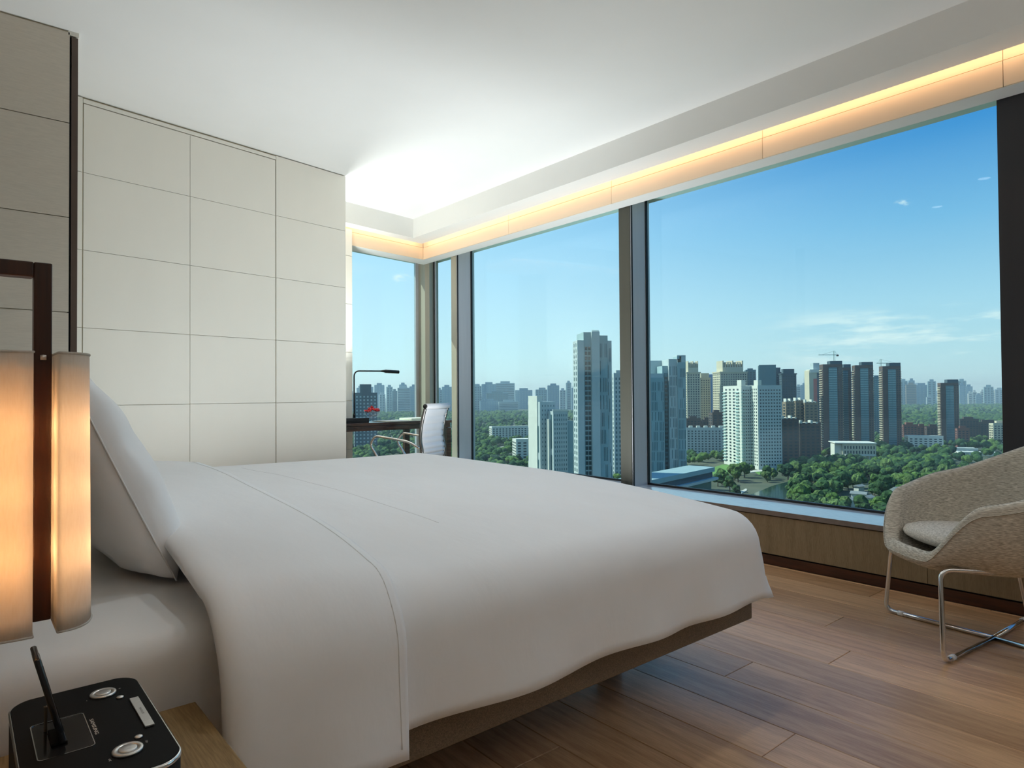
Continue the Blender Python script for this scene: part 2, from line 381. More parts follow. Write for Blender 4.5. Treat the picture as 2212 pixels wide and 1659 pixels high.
# ------------------------------------------------------------------ walls
SEAM0, SP = 1.0016, 0.4649
seams = [SEAM0 + k * SP for k in (-2, -1, 0, 1, 2, 3)]
rows = list(zip([0.0] + seams, seams + [2.846]))
# panelled wall behind the desk side (W), angled
WO = Vector((0.4755, 4.619)); WE = Vector((math.cos(WA), math.sin(WA)))
MW = Matrix.Translation((WO.x, WO.y, 0)) @ Matrix.Rotation(WA, 4, 'Z')
def wx(X): return (X - WO.x) / math.cos(WA)
wall_left = struct('wall_left', MB().prism([(wx(-0.3), 0.02), (wx(2.418) - 0.003, 0.02), (wx(2.418) - 0.003, 0.15), (wx(-0.3), 0.15)], 0, ZC, MW), M_panel_back)
door_1 = struct('door_1', MB().box(wx(0.565) + 0.002, wx(1.804) - 0.002, 0.014, 0.0199, 0, 2.80, MW), M_panel_back)
def w_panel(xa, xb, z0, z1, ga, gb, parent, dy=0.0):
    MB().box(wx(xa) + ga, wx(xb) - gb, 0.0 + dy, 0.0195, z0 + 0.0013, z1 - 0.0013, MW).build('panel', M_panel, parent)
for z0, z1 in rows:
    w_panel(-0.1, 0.565, z0, z1, 0.002, 0.0035, wall_left)
    w_panel(0.565, 1.186, z0, min(z1, 2.812), 0.0035, 0.0015, door_1, 0.003)
    w_panel(1.186, 1.804, z0, min(z1, 2.812), 0.0015, 0.0035, door_1, 0.003)
    w_panel(1.804, 2.418, z0, z1, 0.0035, 0.0, wall_left)
MB().box(wx(0.565), wx(1.804), 0.0005, 0.0195, 2.8165, 2.84, MW).build('head_rail', M_panel, wall_left)
# near wall beside the bed (N): linen panels, black reveal, brown edge strip
wall_bedside = struct('wall_bedside', MB().box(XHEAD, 0.405, YN + 0.012, YN + 0.10, 0, ZC), M_panel_back)
for z0, z1 in rows:
    MB().box(XHEAD, 0.4105, YN, YN + 0.0115, z0 + 0.0022, z1 - 0.0022).build('panel', M_linen_panel, wall_bedside)
MB().box(0.411, 0.419, YN + 0.02, YN + 0.1, 0, 2.83).build('reveal', M_black, wall_bedside)
MB().box(0.419, 0.4455, YN + 0.001, YN + 0.1, 0, 2.825).build('edge_strip', M_browntrim, wall_bedside)
MB().box(0.405, 0.449, YN, YN + 0.1, 2.832, ZC).build('head_block', M_panel, wall_bedside)
# room shell behind the camera
M_backwall = pm('plain_wall', (0.46, 0.42, 0.37), 0.85, var=0.02, scale=2)
struct('wall_head', MB().box(XHEAD - 0.1, XHEAD, YBACK - 0.1, 6.0, 0, ZC), M_backwall)
struct('wall_back', MB().box(XHEAD, 4.3, YBACK - 0.1, YBACK, 0, ZC), M_backwall)
# short panelled pier at the far window
pier = struct('wall_far', MB().prism([(XL, far_line(XL, 6.008)), (2.9, far_line(2.9, 6.008)), (2.84, far_line(2.84, 6.60)), (XL, far_line(XL, 6.60))], 0, ZO), M_panel_back)
for z0, z1 in rows:
    z1 = min(z1, ZO - 0.002)
    if z1 > z0: MB().prism([(XL, far_line(XL, 5.99)), (2.904, far_line(2.904, 5.99)), (2.904, far_line(2.904, 6.0075)), (XL, far_line(XL, 6.0075))], z0 + 0.002, z1 - 0.002).build('panel', M_panel, pier)
struct('wall_alcove', MB().box(XL - 0.12, XL, 4.95, 6.5, 0, ZC), M_white)

# low wall under the window
wall_right = struct('wall_right', MB().box(XB + 0.02, XG + 0.08, YBACK, 6.55, 0, 0.30), M_black)
ye = [-1.9, -1.177, 0.023, 1.223, 2.423, 3.623, 4.823, 6.0]
for a, b in zip(ye[:-1], ye[1:]):
    MB().box(XB, XB + 0.0195, a + 0.0015, b - 0.0015, 0.066, 0.296).build('panel', M_veneer, wall_right)
struct('baseboard_right', MB().box(XB + 0.004, XB + 0.0195, YBACK, 6.0, 0, 0.057), M_base)
sill = struct('trim_4', MB().box(3.7995, XG + 0.05, YBACK, far_line(3.9, 6.42), 0.303, ZS), M_sill)
MB().box(3.7975, 3.7994, YBACK, far_line(3.9, 6.42), 0.303, ZS - 0.001).build('edge_face', M_silledge_shade, sill)
struct('trim_5', MB().prism([(XL, far_line(XL, 6.28)), (4.19, far_line(4.19, 6.28)), (4.19, far_line(4.19, 6.62)), (XL, far_line(XL, 6.62))], 0.0, 0.30), M_sill)

# windows: mullion with gasket, pane, bottom gasket
ZT = 2.60
def mullion(mb, y0, y1, x0=3.99):
    mb.mi = 0; mb.box(x0 + 0.012, XG + 0.04, y0, y1, ZS, ZT)
M_post_backlit = pm('backlit_post', srgb(58, 58, 62), 0.45, metal=0.3, var=0.04, scale=20, stretch=(1, 1, 0.1))  # post stands against the light; that shade is put into its colour
M_mullion_sunlit = pm('mullion_sunlit_face', srgb(176, 168, 150), 0.5, metal=0.1, var=0.03, scale=20, stretch=(1, 1, 0.1))  # sunlight on the mullion and corner post put into a paler colour
def window(n, ya, yb, my0, my1, face=None):
    mb = MB().box(3.996, XG + 0.04, my0, my1, ZS, ZT)
    w = struct('window_%d' % n, mb, M_mullion)
    MB().box(3.99, 3.9955, my0 + 0.006, my1, ZS, ZT).build('mullion_face', face or M_mullion_backlit, w)
    MB().box(3.9965, 4.012, my0 - 0.004, my0 - 0.0005, ZS, ZT).build('gasket', M_gasket, w)
    MB().box(XG - 0.012, XG + 0.012, my0 - 0.006, my0 - 0.0005, ZS, ZT).build('gasket', M_gasket, w)
    MB().box(XG - 0.01, XG + 0.02, ya, yb, ZS, ZS + 0.014).build('gasket', M_gasket, w)
    MB().box(XG, XG + 0.008, ya, yb, ZS + 0.0145, ZT).build('pane', M_glass, w)
    return w
window(1, -1.88, 0.70, 0.70, 0.937, M_post_backlit)  # pane beyond the post is unseen, added to let in more daylight
window(2, 0.937, 3.292, 3.298, 3.414)
window(3, 3.414, 5.62, 5.63, 5.727, M_mullion_sunlit)
# corner window: narrow pane, corner post, far pane
w4 = struct('window_4', MB().prism([(4.012, 6.272), (4.033, far_line(4.033, 6.42)), (4.10, far_line(4.10, 6.46)), (4.24, far_line(4.24, 6.46)), (4.24, 6.346), (4.184, 6.346), (4.06, 6.255)], ZS, ZT), M_mullion_sunlit)
MB().box(XG, XG + 0.008, 5.727, 6.344, ZS + 0.0145, ZT).build('pane', M_glass, w4)
MB().box(XG - 0.01, XG + 0.02, 5.727, 6.344, ZS, ZS + 0.014).build('gasket', M_gasket, w4)
MB().box(4.165, XG - 0.0005, 6.318, 6.330, ZS, ZT).build('gasket', M_gasket, w4)
MB().box(4.170, XG - 0.0005, 6.300, 6.317, ZS, ZT).build('glazing_bead', M_mullion, w4)
w5 = struct('window_5', MB().prism([(3.99, far_line(3.99, 6.405)), (4.031, far_line(4.031, 6.405)), (4.031, far_line(4.031, 6.44)), (3.99, far_line(3.99, 6.44))], 0.30, ZT), M_mullion)
MB().prism([(2.86, far_line(2.86, 6.42)), (3.989, far_line(3.989, 6.42)), (3.989, far_line(3.989, 6.428)), (2.86, far_line(2.86, 6.428))], 0.3, ZT).build('pane', M_glass, w5)

# unseen downlights added over the bed and the walkway as fill light
M_lens = emit_mat('downlight_lens', (1.0, 0.93, 0.84), 6.0)
M_trimring = pm('downlight_ring', (0.8, 0.8, 0.8), 0.5, var=0.01)
def downlight(x, y, watts, label, z=ZC, spread=150, col=(1.0, 0.94, 0.86)):
    d = empty('downlight', (x, y, z), 0, label, 'downlight', 'added ceiling fill lights')
    MB().lathe([(0.045, 0.0), (0.062, 0.0), (0.062, -0.004), (0.047, -0.006), (0.045, 0.0)], (0, 0, -0.0005), 28).build('ring', M_trimring, d, True)
    MB().lathe([(0.0001, -0.001), (0.0445, -0.001), (0.0445, -0.003), (0.0001, -0.003)], (0, 0, -0.0005), 28).build('lens', M_lens, d)
    ld = bpy.data.lights.new('downlight_beam', 'AREA'); ld.shape = 'DISK'; ld.size = 0.085; ld.energy = watts; ld.color = col; ld.spread = RAD(spread)
    lo = bpy.data.objects.new('downlight_beam', ld); COL.objects.link(lo); lo.parent = d; lo.location = (0, 0, -0.012)
for i, (x, y) in enumerate([(0.4, -0.9), (1.7, -0.9), (3.0, -0.9)]):
    downlight(x, y, 1.0, ['added ceiling fill light nearest the head wall at the back', 'added ceiling fill light in the middle of the rear row', 'added ceiling fill light nearest the window in the rear row'][i])
downlight(1.1, 2.2, 2.6, 'added ceiling fill light above the middle of the bed', ZC, 120, (0.89, 0.965, 1.0))
downlight(1.75, 1.65, 2.6, 'added ceiling fill light above the foot of the bed', ZC, 120, (0.89, 0.965, 1.0))
# unseen lamps added as upward fill: one in the desk alcove behind the panelled wall, two at the back of the room
M_lampmetal = pm('brushed_steel', (0.45, 0.44, 0.42), 0.35, metal=0.9, var=0.04, scale=40)
def fill_uplighter(x, y, watts, col, label, h=1.72):
    d = empty('floor_lamp', (x, y, 0), 0, label, 'lamp', 'added upward fill lamps')
    MB().lathe([(0.0001, 0.0), (0.13, 0.0), (0.13, 0.012), (0.02, 0.022), (0.0001, 0.022)], (0, 0, 0.0005), 28).build('base', M_lampmetal, d, True)
    MB().tube([(0, 0, 0.022), (0, 0, h - 0.05)], 0.011, 12).build('pole', M_lampmetal, d, True)
    MB().lathe([(0.0001, -0.05), (0.03, -0.05), (0.12, -0.01), (0.165, 0.045), (0.16, 0.045), (0.115, -0.004), (0.0001, -0.035)], (0, 0, h), 32).build('bowl', M_lampmetal, d, True)
    ld = bpy.data.lights.new('uplight', 'AREA'); ld.shape = 'DISK'; ld.size = 0.28; ld.energy = watts; ld.color = col; ld.spread = RAD(170)
    lo = bpy.data.objects.new('uplight', ld); COL.objects.link(lo); lo.parent = d; lo.location = (0, 0, h + 0.012); lo.rotation_euler = (math.pi, 0, 0)
fill_uplighter(2.44, 5.45, 25.0, (0.94, 1.0, 0.99), 'added steel fill lamp in the desk alcove behind the panelled wall', 1.25)
fill_uplighter(2.7, -1.4, 20.0, (1.0, 0.985, 0.96), 'added steel fill lamp at the back of the room near the window')
fill_uplighter(0.3, -1.4, 12.0, (1.0, 0.985, 0.96), 'added steel fill lamp at the back of the room near the head wall')
# low cans added out of sight beyond the bed to brighten ceiling and walls
def can_fill(x, y, watts, col, label):
    d = empty('floor_uplight', (x, y, 0), 0, label, 'lamp', 'added low fill cans beyond the bed')
    MB().lathe([(0.0001, 0.0), (0.085, 0.0), (0.085, 0.20), (0.08, 0.205), (0.08, 0.185), (0.0001, 0.185)], (0, 0, 0.0005), 28).build('can', M_lampmetal, d, True)
    ld = bpy.data.lights.new('uplight', 'AREA'); ld.shape = 'DISK'; ld.size = 0.14; ld.energy = watts; ld.color = col; ld.spread = RAD(160)
    lo = bpy.data.objects.new('uplight', ld); COL.objects.link(lo); lo.parent = d; lo.location = (0, 0, 0.207); lo.rotation_euler = (math.pi, 0, 0)
can_fill(1.25, 3.66, 13.0, (0.89, 0.965, 1.0), 'added low steel fill can between the bed and the panelled walls')
can_fill(3.15, 3.55, 38.0, (0.89, 0.965, 1.0), 'added low steel fill can between the bed foot and the window')

# ------------------------------------------------------------------ bed
M_sheet = pm('white_cotton', (0.80, 0.795, 0.79), 0.85, var=0.015, scale=6, bump=0.02, bscale=400, spec=0.2, sheen=0.1)
M_duvet = pm('duvet_cotton', (0.86, 0.86, 0.87), 0.8, var=0.012, scale=5, bump=0.35, bscale=7, stretch=(1.6, 0.8, 1.0), spec=0.25, sheen=0.15)
M_taupe = weave('taupe_fabric', srgb(116, 103, 88), srgb(146, 131, 113), 420, (1, 1, 1), bump=0.1)
BY0, BY1, BX0, BX1 = 1.295, 3.445, -0.02, 2.24
bed = empty('bed_base', ((BX0 + BX1) / 2, (BY0 + BY1) / 2, 0), 0, 'low taupe upholstered bed base under the white bedding', 'bed')
def bed_part(o):
    o.location = Vector(o.location) - Vector(bed.location); return o
o = rbox('base_box', M_taupe, (BX1 - BX0, BY1 - BY0, 0.155), 0.006, ((BX0 + BX1) / 2, (BY0 + BY1) / 2, 0.2975), bed, 2); bed_part(o)
M_legs = pm('dark_leg', (0.03, 0.025, 0.02), 0.5, var=0.1)
for lx, ly in [(0.35, 1.62), (1.95, 1.74), (0.35, 3.1), (2.0, 3.1)]:
    o = rbox('leg', M_legs, (0.07, 0.07, 0.218), 0.004, (lx, ly, 0.110), bed, 2); bed_part(o)
# headboard behind the pillow, out of frame
hb = rbox('headboard', M_taupe, (0.09, 2.12, 0.66), 0.012, (-0.09, 2.37, 0.70), bed, 2); bed_part(hb)

mat_loc = ((0.0 + 2.16) / 2, (1.315 + 3.425) / 2, 0.497)
def mattress_mesh():
    bm = bmesh.new(); bmesh.ops.create_cube(bm, size=1.0)
    sx, sy, sz = 2.16, 2.11, 0.24
    for v in bm.verts: v.co = Vector((v.co.x * sx, v.co.y * sy, v.co.z * sz))
    bmesh.ops.bevel(bm, geom=list(bm.edges), offset=0.055, segments=5, profile=0.5, affect='EDGES')
    bmesh.ops.triangulate(bm, faces=[f for f in bm.faces if len(f.verts) > 4])
    bmesh.ops.subdivide_edges(bm, edges=[e for e in bm.edges if e.calc_length() > 0.5], cuts=18, use_grid_fill=True)
    for v in bm.verts:
        p = v.co; k = 0.006
        d = noise.noise(Vector((p.x * 3.1, p.y * 3.0, p.z * 7))) * k
        if abs(p.y) > 1.03: v.co.y += math.copysign(1, p.y) * d * 1.6
        if p.z > 0.1: v.co.z += d
    me = bpy.data.meshes.new('mattress'); bm.to_mesh(me); bm.free(); me.materials.append(M_sheet)
    me.polygons.foreach_set('use_smooth', [True] * len(me.polygons)); return me
mattress = link('mattress', mattress_mesh()); mattress.location = mat_loc
tag(mattress, 'thick mattress in a fitted white sheet on the taupe base', 'mattress')

DX, DYN, DYF, DR = 2.125, 1.335, 3.405, 0.135
def duvet_z0(x, y):
    t = min(1.0, max(0.0, (2.45 - y) / 1.15))
    return 0.640 + 0.066 * (1 - t * t) - 0.010 * sstep(1.7, 2.3, x) * (1 - sstep(2.2, 3.2, y)) + 0.005 * math.sin(x * 2.3 + 0.6)
def drape(x, y, off=0.0, flare=0.13, seed=0.0):
    """cloth lying over the mattress: flat on top, rounding over the near, far and foot edges"""
    a = max(0.0, x - DX); bn = max(0.0, DYN - y); bf = max(0.0, y - DYF); b = max(bn, bf)
    cx, cy = min(x, DX), min(max(y, DYN), DYF)
    z = duvet_z0(cx, cy) + off
    w = noise.noise(Vector((x * 1.7 + seed, y * 1.9, 0.3))) * 0.010 + noise.noise(Vector((x * 5.2 + seed, y * 2.1, 4.3))) * 0.0045
    m = max(a, b)
    if m <= 0:
        edge = sstep(0.0, 0.5, min(y - DYN, DYF - y))
        return Vector((x, y, z + w * (0.5 + 0.5 * edge)))
    d = Vector((a, -bn if bn > 0 else bf)); d.normalize()
    kf = a / (a + b); flare = flare * (1 - kf) + 0.30 * kf
    R = DR * (1 - kf) + 0.080 * kf + off; ang = min(m / R, math.pi / 2); rest = max(0.0, m - R * math.pi / 2)
    hor = R * math.sin(ang) + flare * rest; drop = R * (1 - math.cos(ang)) + rest
    along = x if b >= a else y
    fold = math.sin(along * 13.0 + 3.0 * noise.noise(Vector((along * 1.3, seed, 7))) + rest * 5.0)
    hor += (0.013 * fold * sstep(0.02, 0.22, rest) + w * 1.2) * (0.7 if a > b else 1.0)
    return Vector((cx + d.x * hor, cy + d.y * hor, z - drop + 0.004 * math.sin(along * 9 + 1.7) * sstep(0.05, 0.2, rest)))
def grid_mesh(name, mat, fn, us, vs_, thick=0.0):
    mb = MB(); nu, nv = len(us), len(vs_)
    pts = [fn(u, v) for u in us for v in vs_]
    fs = [(i * nv + j, (i + 1) * nv + j, (i + 1) * nv + j + 1, i * nv + j + 1) for i in range(nu - 1) for j in range(nv - 1)]
    mb.add(pts, fs); me = mb.mesh(name, mat, True); return me
def lin(a, b, n): return [a + (b - a) * i / (n - 1) for i in range(n)]
duvet = empty('duvet', (1.3, 2.37, 0.64), 0, 'white cotton duvet spread over the bed with its top turned back', 'duvet')
LH = 0.370
me = grid_mesh('cover', M_duvet, lambda u, v: drape(u, v) - Vector(duvet.location), lin(0.42, DX + LH, 90), lin(DYN - LH, DYF + LH, 120))
cover = link('cover', me, duvet)
sm = cover.modifiers.new('thickness', 'SOLIDIFY'); sm.thickness = 0.018; sm.offset = -1
# the turned-back top: rounded crease at the head side, hem towards the foot
def flap(u, v):
    """u 0 = lower lip of the crease, 1 = hem"""
    y = v; k = (min(max(y, 1.2), 3.4) - 1.2) / 2.2
    xc = 0.345 + 0.085 * k; xh = 0.712 + 0.19 * k + 0.012 * math.sin(y * 5)
    if u < 0.25:
        t = u / 0.25 * math.pi; x = xc + 0.045 - 0.045 * math.sin(t) if True else 0; off = 0.026 - 0.026 * math.cos(t)
        x = xc + 0.05 - 0.05 * math.sin(t)
        off = 0.004 + 0.024 * (1 - math.cos(t))
    else:
        t = (u - 0.25) / 0.75; x = xc + 0.05 + (xh - xc - 0.05) * t; off = 0.052 - 0.026 * t * t
    return drape(x, y, off, 0.10, 5.1)
me = grid_mesh('turned_back_top', M_duvet, lambda u, v: flap(u, v) - Vector(duvet.location), lin(0, 1, 44), lin(DYN - LH - 0.085, DYF + LH + 0.05, 120))
fl = link('turned_back_top', me, duvet)
sm = fl.modifiers.new('thickness', 'SOLIDIFY'); sm.thickness = 0.014; sm.offset = -1
# stitched seam on the hem of the flap
pts = [flap(0.95, v) + Vector((0, 0, 0.0)) - Vector(duvet.location) for v in lin(DYN - LH - 0.06, DYF, 90)]
MB().tube(pts, 0.0017, 5).build('hem_stitching', M_sheet, fl, True)
pts = [drape(1.06 + 0.02 * math.sin(v), v, -0.0002) - Vector(duvet.location) for v in lin(1.62, 3.3, 50)]
MB().tube(pts, 0.0012, 5).build('seam', M_sheet, cover, True)

# ------------------------------------------------------------------ pillow
def pillow(name, loc, lean, W, Hh, T, seed, label):
    root_me = MB(); n = 40
    top, bot = [], []
    for s, lst in ((1, top), (-1, bot)):
        for i in range(n + 1):
            for j in range(n + 1):
                u, v = -1 + 2 * i / n, -1 + 2 * j / n
                su = u * (1 - 0.07 * (1 - v * v) * (abs(u) ** 3)); sv = v * (1 - 0.07 * (1 - u * u) * (abs(v) ** 3))
                t = ((1 - u ** 4) * (1 - v ** 4)) ** 0.55
                belly = 1 + 0.20 * (-sv) * (1 - abs(su) * 0.3)
                w = noise.noise(Vector((u * 2.6 + seed, v * 2.6, s))) * 0.022 * t + noise.noise(Vector((u * 6 + seed, v * 5, s * 2))) * 0.010 * (abs(u) ** 2 + abs(v) ** 2) * t
                lst.append(Vector((s * (T / 2 * t * belly) + w, sv * 0 + su * W / 2, sv * Hh / 2 + Hh / 2 + 0.02)))
    def quads(o, flip):
        out = []
        for i in range(n):
            for j in range(n):
                q = (o + i * (n + 1) + j, o + (i + 1) * (n + 1) + j, o + (i + 1) * (n + 1) + j + 1, o + i * (n + 1) + j + 1)
                out.append(q[::-1] if flip else q)
        return out
    root_me.add(top + bot, quads(0, False) + quads((n + 1) ** 2, True))
    me = root_me.mesh(name, M_duvet, True)
    bm = bmesh.new(); bm.from_mesh(me); bmesh.ops.remove_doubles(bm, verts=bm.verts, dist=0.0015); bmesh.ops.recalc_face_normals(bm, faces=bm.faces); bm.to_mesh(me); bm.free()
    o = link(name, me); o.location = loc; o.rotation_euler = (0, lean, 0)
    tag(o, label, 'pillow')
    rim = [Vector((0, su * W / 2, sv * Hh / 2 + Hh / 2 + 0.02)) for (su, sv) in [(-1, -1 + 2 * k / 30) for k in range(31)]]
    rim = [Vector((p.x, -W / 2 * (1 - 0.07 * (1 - (-1 + 2 * k / 30) ** 2)) - 0.001, p.z)) for k, p in enumerate(rim)]
    MB().tube(rim, 0.0022, 6).build('piping', M_sheet, o, True)
    return o
pillow('pillow', (0.392, 2.02, 0.612), RAD(-24), 0.74, 0.53, 0.185, 1.3, 'plump white pillow leaning back at the head of the bed')

# ------------------------------------------------------------------ bedside table
M_oak = wood('nightstand_oak', srgb(118, 92, 56), srgb(162, 132, 88), 'Y', 16.0, rough=0.55, fine=2.4, contrast=(0.30, 0.70), spec=0.3)
ns = empty('nightstand', (0.06, 1.0, 0), 0, 'pale oak bedside table under the black docking radio', 'nightstand')
def nsb(name, x0, x1, y0, y1, z0, z1, m):
    o = MB().box(x0 - 0.06, x1 - 0.06, y0 - 1.0, y1 - 1.0, z0, z1).build(name, m, ns, auto=0.002); return o
nsb('table_top', -0.20, 0.331, 0.70, 1.287, 0.475, 0.50, M_oak)
nsb('side_panel', -0.19, 0.322, 0.705, 0.725, 0.06, 0.4745, M_oak)
nsb('side_panel', -0.19, 0.322, 1.262, 1.282, 0.06, 0.4745, M_oak)
nsb('bottom_panel', -0.19, 0.322, 0.7255, 1.2615, 0.06, 0.08, M_oak)
nsb('back_panel', -0.19, -0.175, 0.7255, 1.2615, 0.0805, 0.4745, M_oak)
dr = nsb('drawer', -0.15, 0.326, 0.728, 1.259, 0.29, 0.47, M_oak)
nsb('plinth', -0.17, 0.29, 0.74, 1.25, 0.0, 0.0595, M_legs)

# ------------------------------------------------------------------ docking clock radio
M_dock = pm('black_satin_plastic', (0.007, 0.0065, 0.0065), 0.5, var=0.1, scale=200, spec=0.05)
M_dockside = pm('black_speaker_cloth', (0.006, 0.006, 0.007), 0.8, var=0.2, scale=300)
M_chrome = pm('chrome', (0.78, 0.78, 0.78), 0.12, metal=1.0, var=0.02, scale=8)
M_silver = pm('brushed_silver', (0.62, 0.60, 0.58), 0.30, metal=0.9, var=0.04, scale=60)
M_print = pm('silver_print', (0.55, 0.53, 0.50), 0.5, var=0.02)
M_printd = pm('dark_print', (0.12, 0.11, 0.10), 0.5, var=0.02)
def rrect(x0, x1, y0, y1, r, n=8):
    pts = []
    for cx, cy, a0 in ((x1 - r, y1 - r, 0), (x0 + r, y1 - r, 90), (x0 + r, y0 + r, 180), (x1 - r, y0 + r, 270)):
        for k in range(n + 1):
            a = RAD(a0 + 90 * k / n); pts.append((cx + r * math.cos(a), cy + r * math.sin(a)))
    return pts
dcx, dcy = 0.142, 1.06
dock = empty('docking_radio', (dcx, dcy, 0.5), 0, 'black docking clock radio with silver buttons on the bedside table', 'radio')
DXa, DXb, DYa, DYb = 0.057, 0.2225, 0.905, 1.217
def dk(pts): return [(a - dcx, b - dcy) for a, b in pts]
def bow(pts):  # sides bow outward a little
    out = []
    for a, b in pts:
        t = (b - (DYa + DYb) / 2) / ((DYb - DYa) / 2); s = (a - (DXa + DXb) / 2) / ((DXb - DXa) / 2)
        out.append((a, b + (0.012 * (1 - s * s)) * (1 if t > 0 else -1)))
    return out
outer = bow(rrect(DXa, DXb, DYa, DYb, 0.028))
MB().prism(dk(bow(rrect(DXa + 0.001, DXb - 0.001, DYa + 0.001, DYb - 0.001, 0.027))), 0.001, 0.094).build('body', M_dockside, dock)
mb = MB(); n = len(outer)
ring = lambda ins, z: [Vector((a, b, z)) for a, b in dk(bow(rrect(DXa + ins, DXb - ins, DYa + ins, DYb - ins, 0.028 - ins)))]
mb.rings([ring(0.0, 0.0945), ring(-0.0, 0.0985), ring(0.0016, 0.1), ring(0.003, 0.0998), ring(0.003, 0.0945)], False, False)
mb.build('chrome_rim', M_chrome, dock, True)
MB().prism(dk(bow(rrect(DXa + 0.0031, DXb - 0.0031, DYa + 0.0031, DYb - 0.0031, 0.0249))), 0.0942, 0.1003).build('top_plate', M_dock, dock)
def dial(x, y, r, label):
    p = MB().lathe([(0.0001, 0.0), (r, 0), (r, 0.0022), (r * 0.94, 0.0034), (r * 0.64, 0.0030), (r * 0.63, 0.0016)], (x - dcx, y - dcy, 0.1004), 36, cap1=True).build('dial_ring', M_silver, dock, True)
    MB().lathe([(0.0001, 0.0018), (r * 0.60, 0.0018), (r * 0.60, 0.0034), (r * 0.54, 0.0040), (r * 0.0001, 0.0030)], (x - dcx, y - dcy, 0.1004), 36).build('centre_button', M_silver, p, True)
dial(0.1705, 1.1685, 0.0175, 0); dial(0.1675, 0.9625, 0.0178, 0)
for x, y in ((0.188, 1.139), (0.185, 0.991)):
    MB().lathe([(0.0001, 0.0), (0.005, 0), (0.005, 0.0014), (0.0036, 0.0024), (0.0001, 0.0026)], (x - dcx, y - dcy, 0.1004), 20).build('small_button', M_silver, dock, True)
for i, (ya, yb) in enumerate(((1.012, 1.030), (1.0305, 1.1005), (1.101, 1.120))):
    MB().box(0.1965 - dcx, 0.2085 - dcx, ya - dcy, yb - dcy, 0.1004, 0.1032).build('bar_button', M_silver, dock, auto=0.0006)
tray = rrect(0.077, 0.139, 1.004, 1.119, 0.006, 5); tin = rrect(0.0782, 0.1378, 1.0052, 1.1178, 0.005, 5)
mb = MB(); z = 0.1003
mb.rings([[Vector((a, b, z)) for a, b in dk(tray)], [Vector((a, b, z + 0.0012)) for a, b in dk(tray)], [Vector((a, b, z + 0.0012)) for a, b in dk(tin)], [Vector((a, b, z)) for a, b in dk(tin)]])
mb.build('tray_rim', M_chrome, dock)
MB().prism(dk(rrect(0.0783, 0.1377, 1.0053, 1.1177, 0.005, 5)), 0.1003, 0.1006).build('tray', pm('glossy_black', (0.008, 0.008, 0.009), 0.12, var=0.05), dock)
MB().box(0.094 - dcx, 0.112 - dcx, 1.035 - dcy, 1.085 - dcy, 0.1006, 0.104).build('cradle', M_dock, dock, auto=0.0015)
MB().box(0.0905 - dcx, 0.0945 - dcx, 1.088 - dcy, 1.094 - dcy, 0.1006, 0.134).build('back_support', pm('smoky_plastic', (0.10, 0.08, 0.06), 0.15, var=0.05), dock, auto=0.001)
def text(body, size, loc, rz, mat, parent, name='lettering', rot=None):
    cu = bpy.data.curves.new(name, 'FONT'); cu.body = body; cu.size = size; cu.extrude = 0.00004; cu.align_x = 'CENTER'; cu.align_y = 'CENTER'; cu.materials.append(mat)
    cu.resolution_u = 3
    t = bpy.data.objects.new('tmp_text', cu); me = bpy.data.meshes.new_from_object(t); bpy.data.objects.remove(t)
    if not me.materials: me.materials.append(mat)
    o = bpy.data.objects.new(name, me); COL.objects.link(o); o.parent = parent; o.location = loc; o.rotation_euler = rot or (0, 0, rz); return o
text('SAMSUNG', 0.0118, (0.1445 - dcx, 1.0635 - dcy, 0.1004), RAD(-90), M_print, dock).scale = (1.0, 0.55, 1.0)
text('SNOOZE', 0.0055, (0.2025 - dcx, 1.0655 - dcy, 0.1033), RAD(-90), M_printd, dock).scale = (1.1, 0.7, 1.0)
text('+', 0.007, (0.193 - dcx, 1.175 - dcy, 0.1004), RAD(-90), M_print, dock); text('-', 0.007, (0.149 - dcx, 1.160 - dcy, 0.1004), RAD(-90), M_print, dock)
text('>>', 0.006, (0.1905 - dcx, 0.972 - dcy, 0.1004), RAD(-90), M_print, dock); text('<<', 0.006, (0.146 - dcx, 0.953 - dcy, 0.1004), RAD(-90), M_print, dock)

# phone standing in the dock
M_phone = pm('phone_black', (0.012, 0.012, 0.014), 0.15, var=0.05)
M_screen = pm('phone_screen', (0.006, 0.006, 0.008), 0.05, var=0.05)
ph = empty('smartphone', (0.1065, 1.06, 0.6045), 0, 'slim black smartphone standing tilted in the radio dock', 'phone')
ph.rotation_euler = (0, RAD(-14), 0)
o = rbox('body', M_phone, (0.0075, 0.062, 0.118), 0.003, (0, 0, 0.059), ph, 3)
o = MB().box(0.0038, 0.0042, -0.028, 0.028, 0.014, 0.106).build('screen', M_screen, ph)
o = MB().box(-0.0042, -0.0038, 0.012, 0.026, 0.092, 0.110).build('camera_bump', M_chrome, ph)

